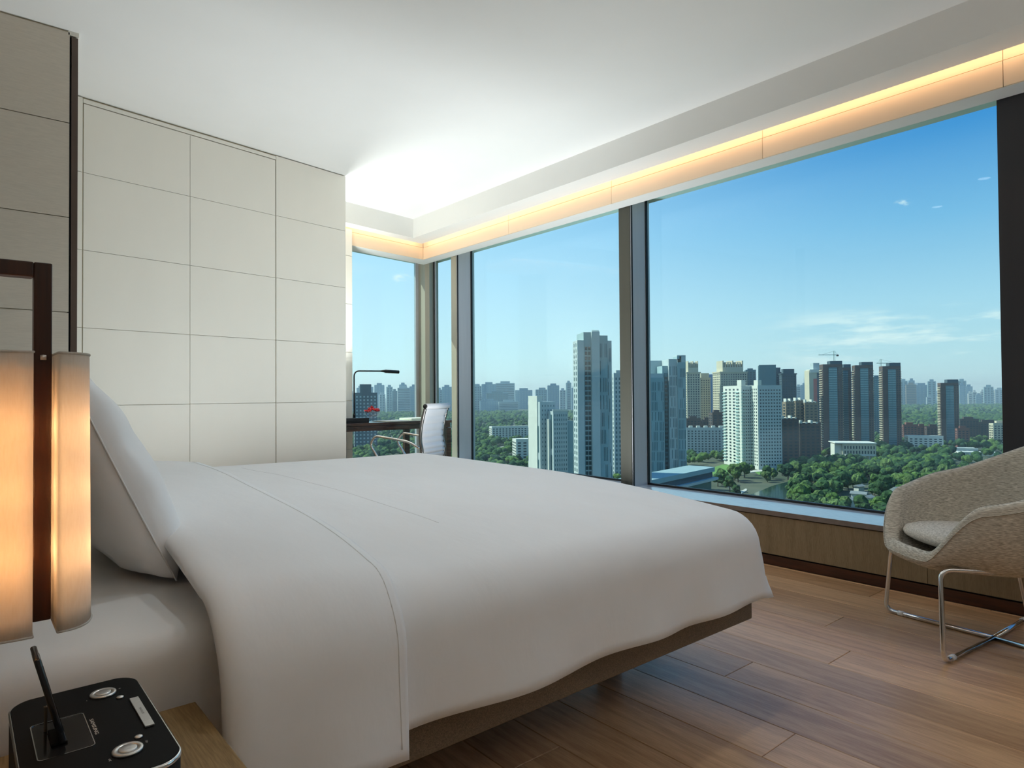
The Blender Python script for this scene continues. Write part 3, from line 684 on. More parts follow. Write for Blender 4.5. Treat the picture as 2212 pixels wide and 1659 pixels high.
# ------------------------------------------------------------------ bedside lamp: wooden bracket with two shades
M_lampwood = wood('lamp_dark_wood', srgb(36, 16, 8), srgb(70, 36, 18), 'Z', 4, rough=0.35)
def shade_mat():
    m, N, L, B = new_mat('linen_shade'); out = [n for n in N if n.type == 'OUTPUT_MATERIAL'][0]; N.remove(B)
    tc = N.new('ShaderNodeTexCoord'); mp = N.new('ShaderNodeMapping'); mp.inputs['Scale'].default_value = (420, 420, 60); L.new(tc.outputs['Object'], mp.inputs[0])
    nz = N.new('ShaderNodeTexNoise'); nz.inputs['Scale'].default_value = 1.0; nz.inputs['Detail'].default_value = 4; L.new(mp.outputs[0], nz.inputs[0])
    rp = N.new('ShaderNodeValToRGB'); a, b = rp.color_ramp.elements; a.position = 0.3; b.position = 0.62; a.color = (0.785, 0.74, 0.68, 1); b.color = (0.82, 0.785, 0.735, 1); L.new(nz.outputs[0], rp.inputs[0])
    df = N.new('ShaderNodeBsdfDiffuse'); tl = N.new('ShaderNodeBsdfTranslucent'); L.new(rp.outputs[0], df.inputs[0]); L.new(rp.outputs[0], tl.inputs[0])
    mx = N.new('ShaderNodeMixShader'); mx.inputs[0].default_value = 0.5; L.new(df.outputs[0], mx.inputs[1]); L.new(tl.outputs[0], mx.inputs[2]); L.new(mx.outputs[0], out.inputs[0]); return m
M_shade = shade_mat()
LY = 1.075
lamp = empty('bedside_lamp', (0.088, LY, 0.755), 0, 'lit bedside lamp with two linen shades on a dark wooden bracket', 'lamp')
def lp(v): return Vector(v) - Vector((0.088, LY, 0.755))
def lamp_box(name, x0, x1, y0, y1, z0, z1, m, parent=lamp, auto=0.0015):
    a = lp((x0, y0, z0)); b = lp((x1, y1, z1))
    return MB().box(a.x, b.x, a.y, b.y, a.z, b.z).build(name, m, parent, auto=auto)
lamp_box('post', 0.0755, 0.0955, LY - 0.012, LY + 0.012, 0.757, 1.229, M_lampwood)
lamp_box('top_bar', -0.30, 0.0752, LY - 0.012, LY + 0.012, 1.209, 1.229, M_lampwood)
lamp_box('wall_arm', -0.32, -0.3003, LY - 0.012, LY + 0.012, 0.74, 1.229, M_lampwood)
lamp_box('rear_bar', -0.53, -0.3203, LY - 0.012, LY + 0.012, 1.0, 1.02, M_lampwood)
def half_shade(x_flat, x_round, sgn):
    """stadium half: flat side against the post, rounded outer end; slightly wider at the foot"""
    ry = 0.055
    def loop(z, k):
        pts = []; w = abs(x_round - x_flat) * k
        n = 26
        for i in range(n + 1):
            a = -math.pi / 2 + math.pi * i / n
            ex = max(0.0, math.cos(a)) ** 0.75
            pts.append(lp((x_flat + sgn * w * ex, LY + ry * k * math.sin(a), z)))
        return pts
    mb = MB()
    rr = [loop(z, 1.0 + 0.07 * (1.108 - z) / 0.35) for z in lin(1.108, 0.752, 16)]
    # open tube: outer skin and a flat inner side
    mb.rings(rr, False, False, True)
    o = mb.build('shade', M_shade, lamp, True)
    md = o.modifiers.new('thickness', 'SOLIDIFY'); md.thickness = 0.0018; md.offset = -1
    hoop = rr[0]; MB().tube(hoop + [hoop[0]], 0.0016, 6).build('hoop', M_shade, o, True)
    hoop = rr[-1]; MB().tube(hoop + [hoop[0]], 0.0016, 6).build('hoop', M_shade, o, True)
    bx = x_flat + sgn * 0.020
    bl = MB().lathe([(0.0001, -0.03), (0.007, -0.028), (0.0105, -0.012), (0.009, 0.006), (0.006, 0.02), (0.006, 0.04)], lp((bx, LY, 0.93)), 16).build('bulb', emit_mat('bulb_glow', (1.0, 0.62, 0.30), 5.0), lamp, True)
    for zb in (0.85, 0.93, 1.01):
        ld = bpy.data.lights.new('bulb_light', 'POINT'); ld.energy = 0.24 if sgn > 0 else 0.32; ld.color = (1.0, 0.58, 0.28) if sgn > 0 else (1.0, 0.50, 0.19); ld.shadow_soft_size = 0.012
        lo = bpy.data.objects.new('bulb_light', ld); COL.objects.link(lo); lo.parent = lamp; lo.location = lp((x_flat + sgn * 0.019, LY - 0.012, zb))
half_shade(0.0985, 0.1385, 1)
half_shade(0.0725, -0.010, -1)
MB().lathe([(0.0001, 0), (0.0035, 0), (0.0035, 0.006), (0.0001, 0.007)], lp((0.0855, LY - 0.0165, 1.1)), 12).build('finial', M_silver, lamp, True)

# ------------------------------------------------------------------ armchair
M_tweed = weave('oatmeal_tweed', srgb(158, 151, 138), srgb(228, 222, 210), 260, (0.22, 0.22, 2.4), bump=0.3)
M_clear = pm('clear_glide', (0.75, 0.76, 0.78), 0.25, var=0.02)
ac = empty('armchair', (3.345, 0.83, 0), math.atan2(0.785, -0.62) - math.pi / 2, 'beige tweed tub armchair on chrome rod legs by the window', 'armchair')
# local frame: +y is where the chair faces, +x its own right-hand side
def rim(th):
    """th 0 = front middle, pi = back middle; returns plan point and rim height"""
    c, s = math.cos(th), math.sin(th)
    n = 2.5
    r = (abs(c) ** n + abs(s) ** n) ** (-1 / n)
    x = 0.355 * r * s; y = (0.385 if c > 0 else 0.36) * r * c
    d = abs(math.degrees(th if th <= math.pi else th - TAU))
    z = 0.378
    z += 0.205 * sstep(20, 50, d) + 0.075 * sstep(40, 100, d) + 0.170 * sstep(92, 178, d)
    y -= 0.03 * sstep(25, 60, d) * (1 - sstep(60, 110, d))
    return Vector((x, y, z)), d
NTH = 96
def shell():
    rings_ = []
    prof = [  # (radial inset along the plan, height fraction, extra z, kind)
        ('out', 0.0), ('out', 0.12), ('out', 0.3), ('out', 0.5), ('out', 0.7), ('out', 0.86), ('out', 0.96),
        ('rim', 0.0), ('rim', 0.25), ('rim', 0.5), ('rim', 0.75), ('rim', 1.0),
        ('in', 0.9), ('in', 0.7), ('in', 0.5), ('in', 0.3), ('in', 0.15), ('in', 0.05)]
    th_ = 0.030
    for kind, t in prof:
        ring_ = []
        for k in range(NTH):
            th = TAU * k / NTH; p, d = rim(th)
            back = sstep(60, 180, d)
            q = Vector((p.x, p.y)); rad = q.length; u = q / rad
            if kind == 'out':
                # outer wall: bulges then tucks under to the seat pan
                zb = 0.318; f = t ** 0.8
                shrink = 0.50 + 0.50 * math.sin(min(1, t * 1.02) * math.pi / 2) ** 0.65
                pos = q * shrink
                z = zb + (p.z - 0.012 - zb) * (t ** (1.35 + 0.5 * (1 - back)))
                ring_.append(Vector((pos.x, pos.y, z)))
            elif kind == 'rim':
                a = math.pi * (t)
                cpos = q - u * th_
                ring_.append(Vector((cpos.x + u.x * th_ * math.cos(a), cpos.y + u.y * th_ * math.cos(a), p.z + th_ * math.sin(a) * 0.9)))
            else:
                zs = 0.352
                inner = q - u * (2 * th_)
                shrink = 0.35 + 0.65 * math.sin(t * math.pi / 2) ** 0.55
                z = zs + (p.z - zs) * (t ** 2.0)
                ring_.append(Vector((inner.x * shrink, inner.y * shrink, z)))
        rings_.append(ring_)
    mb = MB(); mb.rings(rings_, True, True); return mb
sh = shell().build('shell', M_tweed, ac, True)
sh.rotation_euler = (0, 0, RAD(12))
md = sh.modifiers.new('smooth', 'SUBSURF'); md.levels = 1; md.render_levels = 1
# seam welt along the outer edge of the arms
pts = []
for k in range(NTH + 1):
    th = TAU * k / NTH; p, d = rim(th); q = Vector((p.x, p.y)); pts.append(Vector((q.x * 1.004, q.y * 1.004, p.z - 0.012)))
MB().tube(pts, 0.0022, 5).build('welt', M_tweed, sh, True)
def cushion():
    mb = MB(); rr = []
    for i, (sc, z) in enumerate([(0.55, 0.0), (0.90, 0.004), (0.985, 0.018), (1.0, 0.034), (0.97, 0.050), (0.86, 0.062), (0.6, 0.070), (0.3, 0.073), (0.05, 0.074)]):
        ring_ = []
        for k in range(64):
            th = TAU * k / 64; c, s = math.cos(th), math.sin(th); r = (abs(c) ** 2.6 + abs(s) ** 2.6) ** (-1 / 2.6)
            x = 0.262 * r * s * sc; y = 0.285 * r * c * sc + 0.030
            ring_.append(Vector((x, y, 0.396 + z + 0.012 * (y / 0.3))))
        rr.append(ring_)
    mb.rings(rr, True, True); return mb
M_tweed2 = weave('oatmeal_tweed_seat', srgb(182, 177, 167), srgb(232, 227, 218), 300, (0.4, 0.4, 2), bump=0.25)
cu_ = cushion().build('seat_cushion', M_tweed2, ac, True); cu_.rotation_euler = (0, 0, RAD(12))
def arc_pts(P, r=0.045, n=7):
    """polyline with rounded corners"""
    out = [Vector(P[0])]
    for i in range(1, len(P) - 1):
        a, b, c = Vector(P[i - 1]), Vector(P[i]), Vector(P[i + 1])
        d1 = (a - b).normalized(); d2 = (c - b).normalized(); l = min(r, (a - b).length * 0.45, (c - b).length * 0.45)
        p1, p2 = b + d1 * l, b + d2 * l
        for k in range(n + 1):
            t = k / n; out.append(p1 * (1 - t) ** 2 + b * 2 * t * (1 - t) + p2 * t * t)
    out.append(Vector(P[-1])); return out
fw_, fb_ = 0.314, 0.285; tw = 0.260
for s in (-1, 1):
    P = [(0.0 * s, 0.0, 0.011 + (0.0 if s < 0 else 0.0)), (fw_ * s, fb_ + 0.03, 0.011), (tw * s, 0.300, 0.352), (tw * s, -0.20, 0.352), (fw_ * s, -fb_, 0.011), (0.0, 0.0, 0.011)]
    MB().tube(arc_pts(P), 0.0095, 12).build('rod_frame', M_chrome, ac, True)
for s in (-1, 1):
    for f in (-1, 1):
        d = Vector((fw_ * s, (fb_ + 0.03 if f > 0 else -fb_), 0)); p = d * 0.84
        t = d.normalized()
        MB().tube([p - t * 0.012 + Vector((0, 0, 0.012)), p + t * 0.012 + Vector((0, 0, 0.012))], 0.0122, 12).build('glide', M_clear, ac, True)

# ------------------------------------------------------------------ desk corner
M_desk = wood('desk_dark_wood', srgb(40, 24, 18), srgb(92, 62, 48), 'X', 4, rough=0.16, spec=0.7)
desk = empty('desk', (3.1, 5.62, 0), 0, 'long dark polished desk in the window corner', 'desk')
def dkb(name, x0, x1, y0, y1, z0, z1, m=M_desk, auto=0.002):
    return MB().box(x0 - 3.1, x1 - 3.1, y0 - 5.62, y1 - 5.62, z0, z1).build(name, m, desk, auto=auto)
dkb('desk_top', 2.60, 3.79, 5.44, 5.772, 0.775, 0.80)
dkb('apron', 2.61, 3.775, 5.45, 5.472, 0.727, 0.774)
dkb('drawer_front', 2.63, 3.3, 5.446, 5.4495, 0.733, 0.768)
dkb('apron', 2.61, 3.46, 5.745, 5.765, 0.735, 0.774)
dkb('apron', 3.752, 3.775, 5.473, 5.744, 0.727, 0.774)
dkb('leg', 3.735, 3.785, 5.446, 5.496, 0.0, 0.726)
dkb('leg', 3.405, 3.46, 5.70, 5.744, 0.0, 0.774)
dkb('leg', 2.62, 2.67, 5.48, 5.53, 0.0, 0.774)
dkb('leg', 2.62, 2.67, 5.69, 5.74, 0.0, 0.774)

M_blackmetal = pm('black_metal', (0.012, 0.013, 0.014), 0.4, metal=0.3, var=0.1)
dl = empty('desk_lamp', (2.785, 5.57, 0.80), 0, 'slim black angled desk lamp on the dark desk', 'lamp')
MB().box(-0.135, 0.125, -0.06, 0.05, 0.0005, 0.045).build('base', M_blackmetal, dl, auto=0.002)
sp = arc_pts([(0.005, 0, 0.046), (0.005, 0, 0.478), (0.30, 0, 0.482)], 0.055, 10)
MB().tube(sp, 0.0065, 12).build('stem', M_blackmetal, dl, True)
MB().tube([(0.005, 0, 0.046), (0.005, 0, 0.075), (0.005, 0, 0.085)], 0.011, 14, rs=[0.012, 0.012, 0.0075]).build('collar', M_blackmetal, dl, True)
MB().tube([(0.285, 0, 0.482), (0.315, 0, 0.482), (0.33, 0, 0.481), (0.475, 0, 0.476)], 0.01, 14, rs=[0.008, 0.012, 0.0165, 0.0155]).build('head', M_blackmetal, dl, True)

# glass bowl of red sweets
bowl = empty('glass_bowl', (2.975, 5.57, 0.80), 0, 'small footed glass bowl holding red petals on the desk', 'bowl'); bowl.scale = (1.25, 1.25, 1.25)
M_bowlglass = glass_mat('bowl_glass', (0.95, 0.96, 0.97), 2.2)
MB().lathe([(0.034, 0.0008), (0.034, 0.003), (0.010, 0.006), (0.006, 0.012), (0.006, 0.022), (0.018, 0.030), (0.044, 0.045), (0.058, 0.070), (0.060, 0.085), (0.057, 0.085), (0.055, 0.070), (0.041, 0.048), (0.016, 0.033), (0.0001, 0.031)], (0, 0, 0), 28, cap0=True).build('bowl_body', M_bowlglass, bowl, True)
M_petal = pm('red_petal', srgb(205, 40, 48), 0.5, var=0.2, scale=30, rand=0.2)
rng = random.Random(4)
pet_me = MB().lathe([(0.0001, -0.007), (0.008, -0.006), (0.0125, 0.001), (0.009, 0.007), (0.0001, 0.008)], (0, 0, 0), 9).mesh('rose_petal', M_petal, True)
for i in range(34):
    a = rng.uniform(0, TAU); r = 0.066 * math.sqrt(rng.random()); h = 0.100 + 0.050 * (1 - (r / 0.070) ** 2) * rng.uniform(0.3, 1.0)
    o = link('rose_petal', pet_me); o.location = (2.975 + r * math.cos(a), 5.57 + r * math.sin(a), 0.80 + h); o.rotation_euler = (rng.uniform(-1, 1), rng.uniform(-1, 1), rng.uniform(0, 6)); o.scale = [rng.uniform(0.8, 1.25)] * 3
    tag(o, 'crimson petal heaped in the small footed glass bowl', 'petal', 'red petals heaped in the glass bowl')

# stationery on the desk
M_leather = pm('pale_leather', srgb(214, 220, 206), 0.45, var=0.05, scale=30)
M_paper = pm('white_paper', (0.82, 0.82, 0.80), 0.6, var=0.02)
def flat(name, x0, x1, y0, y1, z0, z1, m, label, cat, rz=0.0):
    o = rbox(name, m, (x1 - x0, y1 - y0, z1 - z0), min(0.002, (z1 - z0) * 0.3), ((x0 + x1) / 2, (y0 + y1) / 2, (z0 + z1) / 2), None, 2, (0, 0, rz)); return tag(o, label, cat)
flat('desk_blotter', 3.07, 3.50, 5.475, 5.75, 0.8004, 0.8064, M_leather, 'pale leather blotter lying flat on the dark desk', 'blotter')
flat('magazine', 3.10, 3.33, 5.51, 5.70, 0.8068, 0.8105, M_paper, 'white magazine lying open on the leather blotter', 'magazine', 0.08)
cf = flat('compendium', 3.365, 3.60, 5.52, 5.74, 0.8068, 0.8265, M_leather, 'thick pale stationery folder beside the swivel chair back', 'folder', 0.05)

# ------------------------------------------------------------------ desk chair
M_rail = pm('dark_chrome', (0.20, 0.19, 0.18), 0.25, metal=0.9, var=0.03)
M_net = pm('white_ribbed_leather', (0.74, 0.75, 0.78), 0.45, var=0.02, scale=8)
dcf = Vector((-0.48, 0.874, 0)); ang = math.atan2(dcf.y, dcf.x) - math.pi / 2
ch = empty('desk_chair', (3.09, 5.115, 0), ang, 'white ribbed swivel chair with chrome arms at the desk', 'chair')
# local: +y faces the desk, x lateral
def back_profile():
    return [(-0.225, 0.44), (-0.245, 0.52), (-0.252, 0.58), (-0.238, 0.66), (-0.240, 0.74), (-0.258, 0.84), (-0.285, 0.94)]
def interp(P, t):
    f = t * (len(P) - 1); i = min(int(f), len(P) - 2); k = f - i
    p0 = P[max(i - 1, 0)]; p1 = P[i]; p2 = P[i + 1]; p3 = P[min(i + 2, len(P) - 1)]
    g = lambda a, b, c, d: 0.5 * (2 * b + (c - a) * k + (2 * a - 5 * b + 4 * c - d) * k * k + (3 * b - a - 3 * c + d) * k ** 3)
    return g(p0[0], p1[0], p2[0], p3[0]), g(p0[1], p1[1], p2[1], p3[1])
BP = back_profile()
side = [interp(BP, t / 40) for t in range(41)]
for s in (-1, 1):
    MB().tube([(0.208 * s, y, z) for y, z in side], 0.015, 10).build('side_rail', M_rail, ch, True)
    P = [(0.225 * s, -0.238, 0.60), (0.232 * s, -0.13, 0.655), (0.232 * s, 0.20, 0.700), (0.225 * s, 0.255, 0.62), (0.222 * s, 0.10, 0.40)]
    MB().tube(arc_pts(P, 0.07, 8), 0.011, 10).build('armrest', M_chrome, ch, True)
ribs = 9
mb = MB(); us = []
for i in range(ribs * 6 + 1):
    t = i / (ribs * 6); y, z = interp(BP, 0.02 + t * 0.96)
    bulge = abs(math.sin(t * ribs * math.pi)) ** 0.6
    ring_ = []
    for x in lin(-0.195, 0.195, 9): ring_.append(Vector((x, y - 0.003 - 0.009 * bulge, z)))
    for x in lin(0.195, -0.195, 9): ring_.append(Vector((x, y + 0.003 + 0.009 * bulge, z)))
    us.append(ring_)
mb.rings(us, True, True); bk = mb.build('backrest', M_net, ch, True)
MB().tube([(-0.215, -0.292, 0.955), (0.215, -0.292, 0.955)], 0.024, 18).build('top_roll', M_net, ch, True)
for s in (-1, 1): MB().tube([(0.2155 * s, -0.292, 0.955), (0.2255 * s, -0.292, 0.955)], 0.019, 16).build('roll_cap', M_blackmetal, ch, True)
mb = MB(); us = []
for i in range(7 * 6 + 1):
    t = i / 42; y = -0.21 + 0.45 * t; z = 0.43 + 0.015 * math.sin(t * 3) + (0.02 if t > 0.9 else 0); bulge = abs(math.sin(t * 7 * math.pi)) ** 0.6
    us.append([Vector((x, y, z + 0.004 + 0.009 * bulge)) for x in lin(-0.2, 0.2, 7)] + [Vector((x, y, z - 0.004 - 0.009 * bulge)) for x in lin(0.2, -0.2, 7)])
mb.rings(us, True, True); mb.build('seat', M_net, ch, True)
MB().tube([(0, 0, 0.06), (0, 0, 0.42)], 0.025, 14).build('column', M_chrome, ch, True)
for k in range(5):
    a = k * TAU / 5
    MB().tube([(0.02 * math.cos(a), 0.02 * math.sin(a), 0.10), (0.29 * math.cos(a), 0.29 * math.sin(a), 0.065)], 0.014, 8, rs=[0.018, 0.011]).build('leg', M_chrome, ch, True)
    MB().tube([(0.29 * math.cos(a) - 0.015 * math.sin(a), 0.29 * math.sin(a) + 0.015 * math.cos(a), 0.0275), (0.29 * math.cos(a) + 0.015 * math.sin(a), 0.29 * math.sin(a) - 0.015 * math.cos(a), 0.0275)], 0.0265, 14).build('caster', M_blackmetal, ch, True)

# ------------------------------------------------------------------ the city outside
GZ = -72.0
def gp(px, py):
    d = FW + RT * ((px - 1106) / FPX) + UP * ((829.5 - py) / FPX)
    t = (GZ - CAM_Z) / d.z; return Vector((d.x * t, d.y * t))
def ztop(px, py, D): return at(px, py, D).z

M_ground = pm('parkland', srgb(52, 66, 44), 0.95, scale=0.02, var=0.2, col2=srgb(96, 98, 78), bump=0)
M_lawn = pm('lawn', srgb(96, 136, 62), 0.95, var=0.15, scale=0.2)
M_path = pm('pale_paving', srgb(196, 190, 176), 0.9, var=0.1, scale=0.3)
M_water = pm('pond_water', srgb(40, 66, 58), 0.12, var=0.15, scale=0.05)
ground = struct('ground', MB().prism([(-3000, 60), (12000, -9000), (16000, 14000), (-3000, 16000)], GZ - 4, GZ), M_ground)
def patch(name, pix, m, h=0.25):
    poly = [tuple(gp(*q)) for q in pix]
    return struct(name, MB().prism(poly, GZ - 0.5, GZ + h), m)
patch('pond', [(1560, 1112), (1612, 1073), (1668, 1050), (1705, 1040), (1722, 1052), (1700, 1072), (1676, 1100), (1668, 1120)], M_water, 0.15)
patch('lawn_1', [(1510, 1020), (1560, 1004), (1622, 1006), (1596, 1022), (1545, 1027)], M_lawn)
patch('lawn_2', [(1628, 1018), (1668, 1011), (1672, 1020), (1640, 1026)], M_lawn)
patch('lawn_3', [(1478, 1036), (1534, 1033), (1536, 1040), (1480, 1044)], M_lawn)
patch('lawn_4', [(1095, 985), (1135, 980), (1150, 1000), (1090, 1002)], M_lawn)
patch('path_1', [(1486, 1018), (1530, 1012), (1530, 1017), (1488, 1024)], M_path, 0.3)
patch('path_2', [(1486, 1030), (1534, 1030), (1534, 1034), (1484, 1036)], M_path, 0.3)
patch('path_3', [(1578, 1072), (1612, 1056), (1614, 1060), (1592, 1072)], M_path, 0.4)
patch('path_4', [(1612, 1018), (1700, 1010), (1700, 1013), (1614, 1022)], M_path, 0.3)
patch('path_5', [(2060, 1012), (2150, 998), (2160, 1012), (2075, 1026)], M_path, 0.3)
patch('path_6', [(1056, 970), (1140, 955), (1142, 960), (1058, 976)], M_path, 0.3)

def bmat(name, col, rough=0.8, metal=0.0, var=0.05, scale=0.15): return pm(name, srgb(*col), rough, metal, var, scale, coords='Object')
B_white = bmat('render_white', (214, 212, 200)); B_grey = bmat('render_grey', (184, 192, 190)); B_slate = bmat('panel_slate', (150, 172, 174))
B_beige = bmat('stone_beige', (200, 190, 164)); B_brick = bmat('brick_brown', (98, 78, 70)); B_dark = bmat('brick_dark', (84, 70, 64)); B_red = bmat('brick_red', (132, 84, 72))
B_teal = bmat('curtain_wall_teal', (62, 108, 122), 0.25, 0.2); B_blue = bmat('curtain_wall_blue', (48, 112, 160), 0.2, 0.2); B_navy = bmat('tower_navy', (70, 88, 98))
B_haze = bmat('distant_blue_grey', (124, 150, 164)); B_haze2 = bmat('distant_pale', (176, 186, 186)); B_tan = bmat('tan_block', (140, 122, 100))  # distance haze put into the blue-grey skyline colour
B_coral = bmat('coral_stripe', (206, 104, 90)); B_glass = bmat('window_dark', (40, 62, 70), 0.12, 0.1); B_glassl = bmat('window_pale', (110, 150, 158), 0.1, 0.2)
B_slot = bmat('window_slot', (66, 98, 104), 0.3); B_roofgrey = bmat('roof_grey', (128, 132, 132)); B_rail = bmat('balcony_rail', (150, 180, 176), 0.3); B_green = bmat('roof_green', (70, 130, 104))

def frame_of(pc, D, gamma):
    P = bearing_point(pc, D); v = P.normalized(); rr = Vector((v.y, -v.x)); g = RAD(gamma)
    e1 = rr * math.cos(g) + v * math.sin(g); e2 = -rr * math.sin(g) + v * math.cos(g)
    return Matrix(((e1.x, e2.x, 0, P.x), (e1.y, e2.y, 0, P.y), (0, 0, 1, 0), (0, 0, 0, 1))), P
def local_top(M, px_l, px_r): pass

def facade(mb, face, a0, a1, z0, z1, nx, nz, fw=0.55, fh=0.5, skip=None):
    """window quads set just proud of a face; face ('f', y) front at y, or ('l', x) left side at x"""
    kind, c = face; dx = (a1 - a0) / nx; dz = (z1 - z0) / nz
    for i in range(nx):
        for k in range(nz):
            if skip and skip(i, k): continue
            a = a0 + dx * (i + 0.5 - fw / 2); b = a + dx * fw; z = z0 + dz * (k + 0.5 - fh / 2); zz = z + dz * fh
            e = 0.12
            if kind == 'f': q = [(a, c - e, z), (b, c - e, z), (b, c - e, zz), (a, c - e, zz)]
            else: q = [(c - e, b, z), (c - e, a, z), (c - e, a, zz), (c - e, b, zz)]
            mb.add(q, [(0, 1, 2, 3)])

class Tower:
    """a building: its axes follow the street grid; blocks and facades are added in building coordinates (metres)"""
    def __init__(s, name, label, pc, D, gamma=20, cat='building'):
        s.M, s.P = frame_of(pc, D, gamma); s.D = D; s.g = gamma; s.pc = pc
        s.root = empty(name, (s.P.x, s.P.y, GZ), math.atan2(s.M[1][0], s.M[0][0]), label, cat)
        s.mpp = D / FPX
    def w(s, dpx): return dpx * s.mpp / math.cos(RAD(s.g))
    def d(s, dpx): return dpx * s.mpp / max(0.12, math.sin(RAD(abs(s.g))))
    def z(s, py): return ztop(s.pc, py, s.D) - GZ
    def block(s, name, x0, x1, y0, y1, z0, z1, m):
        return MB().box(x0, x1, y0, y1, z0, z1).build(name, m, s.root)
    def part(s, name, mb, m, stuff=True):
        if not mb.f: return None
        o = mb.build(name, m, s.root)
        if stuff: o['kind'] = 'stuff'
        return o

def simple(name, label, pl, pc, pr, top, D, m, win=B_glass, gamma=20, floor_h=3.4, colw=4.0, fw=0.55, fh=0.5, base=0.0, left_win=True, depth=None, cap=None, bands=False):
    """a plain block with a grid of windows on the faces in view and a rooftop plant room"""
    t = Tower(name, label, pc, D, gamma)
    w1 = t.w(pr - pc); w2 = depth or (t.d(pc - pl) if pc > pl else w1 * 0.7); H = t.z(top)
    t.block('body', 0, w1, 0, w2, base, H, m)
    nz = max(2, int((H - base) / floor_h)); mb = MB()
    if bands: facade(mb, ('f', 0), 0.3, w1 - 0.3, base + 2, H - 2, 1, nz, 0.94, 0.45)
    else: facade(mb, ('f', 0), 0.5, w1 - 0.5, base + 2, H - 2, max(1, int(w1 / colw)), nz, fw, fh)
    if left_win and pc > pl: facade(mb, ('l', 0), 0.5, w2 - 0.5, base + 2, H - 2, max(1, int(w2 / colw)), nz, fw, fh)
    t.part('windows', mb, win)
    c = cap if cap is not None else 0.25
    if c:
        t.block('plant_room', w1 * 0.25, w1 * 0.75, w2 * 0.25, w2 * 0.7, H, H + max(2.0, c * 12), m)
    t.block('parapet', -0.15, w1 + 0.15, -0.15, 0.2, H, H + 0.9, m)
    return t

# --- tall slab tower beside the middle mullion: stepped, with long vertical slots
def slot_strips(mb, face, c, a0, a1, z0, z1, n, seed, wmin=0.5, wmax=1.1):
    r = random.Random(seed)
    for i in range(n):
        a = a0 + (a1 - a0) * (i + r.uniform(0.2, 0.8)) / n; w = r.uniform(wmin, wmax); z = z0 + r.uniform(0, 6)
        while z < z1 - 3:
            h = r.uniform(12, 34); zz = min(z + h, z1 - 1); e = 0.12
            if face == 'f': q = [(a, c - e, z), (a + w, c - e, z), (a + w, c - e, zz), (a, c - e, zz)]
            else: q = [(c - e, a + w, z), (c - e, a, z), (c - e, a, zz), (c - e, a + w, zz)]
            mb.add(q, [(0, 1, 2, 3)]); z = zz + r.uniform(4, 12)
t = Tower('apartment_tower', 'tall pale slab tower with stepped top left of the thick middle mullion', 1262, 300, 14)
zt = t.z
w = t.w
t.block('corner_bay', -w(14), 0.0, 0, 9, 0, zt(735), B_grey)
t.block('glazed_bay', 0.0, w(16), 0.6, 14, 0, zt(717), B_slate)
t.block('tall_slab', w(16), w(33), -0.8, 15, 0, zt(716), B_grey)
t.block('middle_slab', w(33), w(52), 0.5, 16, 0, zt(724), B_slate)
t.block('rear_slab', w(52), w(62), 1.6, 16, 0, zt(735), B_grey)
mb = MB(); facade(mb, ('f', 0.6), 0.4, w(15.4), 4, zt(747), 2, 40, 0.8, 0.72); t.part('bay_windows', mb, B_glass)
mb = MB(); rs = random.Random(8); sk = lambda i, k: rs.random() < 0.4
facade(mb, ('f', 0.5), w(34), w(51), 2, zt(738), 5, 12, 0.34, 0.8, sk); facade(mb, ('f', 1.6), w(53), w(61), 2, zt(748), 3, 12, 0.34, 0.8, sk); t.part('slot_windows', mb, B_slot)
mb = MB(); facade(mb, ('l', -w(14)), 0.5, 8.5, 3, zt(738), 2, 36, 0.3, 0.6); t.part('side_windows', mb, B_slot)
mb = MB()
for i in range(9): mb.box(w(17 + i * 1.7), w(17.6 + i * 1.7), -0.8, -0.3, zt(716), zt(716) + 0.7)
t.part('roof_rail', mb, B_slate)
# --- shorter stepped pale blocks in front of it
t = Tower('stepped_block', 'sunlit stepped pale block lower left of the tall slab tower', 1166, 430, 22)
w, zt = t.w, t.z
t.block('wing', 0, w(34), 0, 22, 0, zt(868), B_grey); t.block('stair_tower', -0.5, w(10), 4, 20, 0, zt(855), B_white)
t.block('low_wing', w(12), w(17), -5, -0.5, 0, zt(905), B_white); t.block('front_wing', w(17), w(48), -9, -0.5, 0, zt(888), B_grey); t.block('end_wing', w(48), w(66), -5, 10, 0, zt(910), B_slate)
mb = MB(); slot_strips(mb, 'l', 0, 1, 21, 2, zt(872), 5, 8, 1.2, 2.2); slot_strips(mb, 'l', w(17), -8.5, -1, 2, zt(892), 2, 9, 1.6, 2.6); t.part('side_slots', mb, B_slot)
mb = MB(); facade(mb, ('f', -9), w(18), w(47), 3, zt(892), 6, 20, 0.3, 0.5); facade(mb, ('f', 0), w(2), w(33), 8, zt(872), 5, 20, 0.25, 0.4); t.part('windows', mb, B_slot)
t.block('parapet', w(17) - 0.3, w(48) + 0.3, -9.3, -8.6, zt(888), zt(888) + 1.2, B_white)
simple('office_tower', 'grey tower peeking out between the slab tower and the thick middle mullion', 1322, 1326, 1350, 808, 520, B_grey, B_slot, 18, 3.6, 3.0, 0.35, 0.55)
